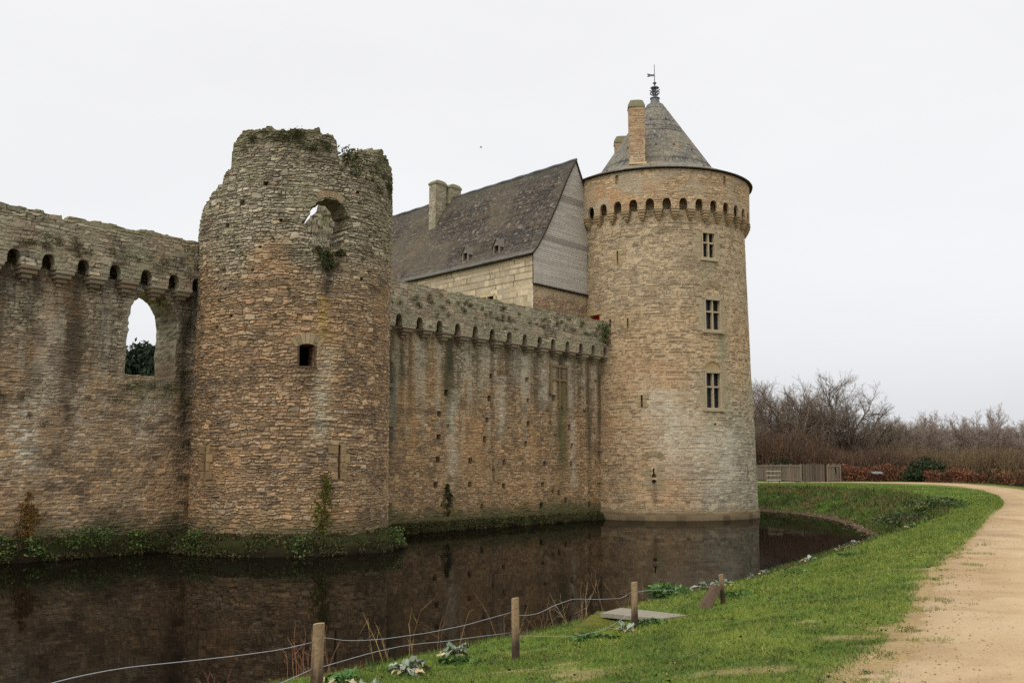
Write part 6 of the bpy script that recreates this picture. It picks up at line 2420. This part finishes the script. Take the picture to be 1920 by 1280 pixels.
# fallen leaves and clover tufts scattered over the lawn
n = 3000
rd_ = 6.6 * np.exp(r_.random(n) * math.log(40 / 6.6))
azm = r_.uniform(-.36, .56, n)
x, y = rd_ * np.sin(azm), rd_ * np.cos(azm)
z, zn, mk = ground(x, y)
keep = (zn == 0) & (fbm(x * .8, y * .8, 221, 3) > .44)
x, y, z, rd_ = x[keep], y[keep], z[keep], rd_[keep]
mb = MB()
isd = r_.random(len(x)) < .32
lc = np.where(isd[:, None], np.array([lin(112, 84, 58), lin(140, 112, 76), lin(86, 66, 50)])[r_.integers(3, size=len(x))], np.array([lin(54, 78, 36), lin(66, 90, 42), lin(46, 66, 34)])[r_.integers(3, size=len(x))]) * r_.uniform(.7, 1.2, (len(x), 1))
for rep_ in range(3):
    ox, oy = r_.normal(0, .03, len(x)) * (rep_ > 0), r_.normal(0, .03, len(x)) * (rep_ > 0)
    mb.leaves(np.stack([x + ox, y + oy, z + .022 + .012 * r_.random(len(x))], 1), r_.uniform(.014, .036, len(x)) * (rd_ / 9) ** .4, lc, .7)
tag(mb.build('lawn_litter', M_LEAF), 'fallen leaves and small clover tufts scattered on the lawn', None, None, 'stuff')
# coarser tufts on the far lawn and bank
n = 90000
x = r_.uniform(13, 34, n)
y = r_.uniform(40, 101, n)
z, zn, mk = ground(x, y)
keep = ((zn == 1) & (mk['t'] > .05)) | ((zn == 0) & (r_.random(n) < .6))
x, y, z, bk_ = x[keep], y[keep], z[keep], (zn == 1)[keep]
n = len(x)
h = np.where(bk_, r_.uniform(.10, .34, n) * (.5 + fbm(x * .8, y * .8, 211)), r_.uniform(.04, .10, n))
col = np.where(bk_[:, None], mix(mix(np.tile(lin(76, 90, 38, .95), (n, 1)), lin(108, 94, 58, .95), sst(.48, .64, fbm(x * 1.1, y * 1.1, 15)) * .9), lin(92, 114, 44, .95), sst(.52, .68, fbm(x * .8, y * .8, 16)) * .8), mix(np.tile(lin(102, 122, 48, .98), (n, 1)), lin(120, 132, 54, .98), sst(.42, .66, fbm(x * .5, y * .5, 206))))
col = col * r_.uniform(.55, 1.3, (n, 1))
V, T, c_ = blades(x, y, z - .01, h, r_.uniform(.03, .07, n), col, .6)
tag(obj('far_grass', mesh('far_grass', V, None, T, c_), M_LEAF), 'coarse grass of the far lawn and the bank at the bend of the moat', None, None, 'stuff')
# pebbles and crumbs on the path, leaf litter on the lawn
n = 5200
rad = 6.5 * np.exp(r_.random(n) * math.log(40 / 6.5))
azm = r_.uniform(.1, .56, n)
x, y = rad * np.sin(azm), rad * np.cos(azm)
inp = inpoly(x, y, [tuple(p) for p in pin] + [tuple(p) for p in pout[::-1]])
x, y, rad = x[inp], y[inp], rad[inp]
n = len(x)
s_ = r_.uniform(.004, .012, n) * (rad / 8) ** .5 * (1 + .7 * (r_.random(n) < .03))
octv = np.array([(1, 0, 0), (0, 1, 0), (-1, 0, 0), (0, -1, 0), (0, 0, .7), (0, 0, -.5)])
octf = np.array([(0, 1, 4), (1, 2, 4), (2, 3, 4), (3, 0, 4), (1, 0, 5), (2, 1, 5), (3, 2, 5), (0, 3, 5)])
V = np.stack([x, y, np.full(n, .02)], 1)[:, None, :] + octv[None] * s_[:, None, None] * r_.uniform(.6, 1.3, (n, 6, 1))
T = (np.arange(n)[:, None, None] * 6 + octf[None]).reshape(-1, 3)
cc = np.array([lin(170, 138, 96), lin(150, 120, 84), lin(190, 168, 130), lin(138, 112, 82)])[r_.integers(4, size=n)] * r_.uniform(.75, 1.15, (n, 1))
tag(obj('gravel', mesh('gravel', V.reshape(-1, 3), None, T, np.repeat(cc, 6, 0)), M_PATH), 'fine gravel scattered on the sandy path', None, None, 'stuff')
# stones along the far waterline
n = 380
f = r_.uniform(8.5, len(wline) - 3.2, n)
i0 = f.astype(int)
pp = wline[i0] * (1 - (f - i0))[:, None] + wline[i0 + 1] * (f - i0)[:, None] + r_.normal(0, .28, (n, 2))
zz = np.maximum(ground(pp[:, 0], pp[:, 1])[0], WZ - .05) + .02
s_ = r_.uniform(.03, .11, n)
V = np.stack([pp[:, 0], pp[:, 1], zz], 1)[:, None, :] + octv[None] * s_[:, None, None] * r_.uniform(.6, 1.4, (n, 6, 1))
T = (np.arange(n)[:, None, None] * 6 + octf[None]).reshape(-1, 3)
cc = np.array([lin(120, 104, 84, .9), lin(96, 82, 66, .9), lin(140, 124, 104, .9), lin(70, 60, 50, .9)])[r_.integers(4, size=n)] * r_.uniform(.7, 1.2, (n, 1))
tag(obj('shore_stones', mesh('shore_stones', V.reshape(-1, 3), None, T, np.repeat(cc, 6, 0)), M_STONE), 'rubble stones along the far waterline of the moat', None, None, 'stuff')

# gull far off in the sky
mb = MB()
bz = np.array([-2.25, 70.0, 24.6])
mb.path([bz + [-.11, 0, 0], bz + [-.05, 0, .02], bz + [.03, 0, .01], bz + [.11, 0, 0]], [.01, .03, .03, .006], 6, lin(205, 205, 208))
for sg in (-1, 1):
    V = [bz + [-.05, 0, .02], bz + [.06, 0, .02], bz + [.02, sg * .13, .07], bz + [-.04, sg * .13, .07], bz + [.0, sg * .28, .04]]
    mb.add(V, [[0, 1, 2, 3]], [[3, 2, 4]], lin(200, 200, 204))
tag(mb.build('bird', M_LEAF), 'tiny grey bird flying in the sky above the residence roof', 'bird')
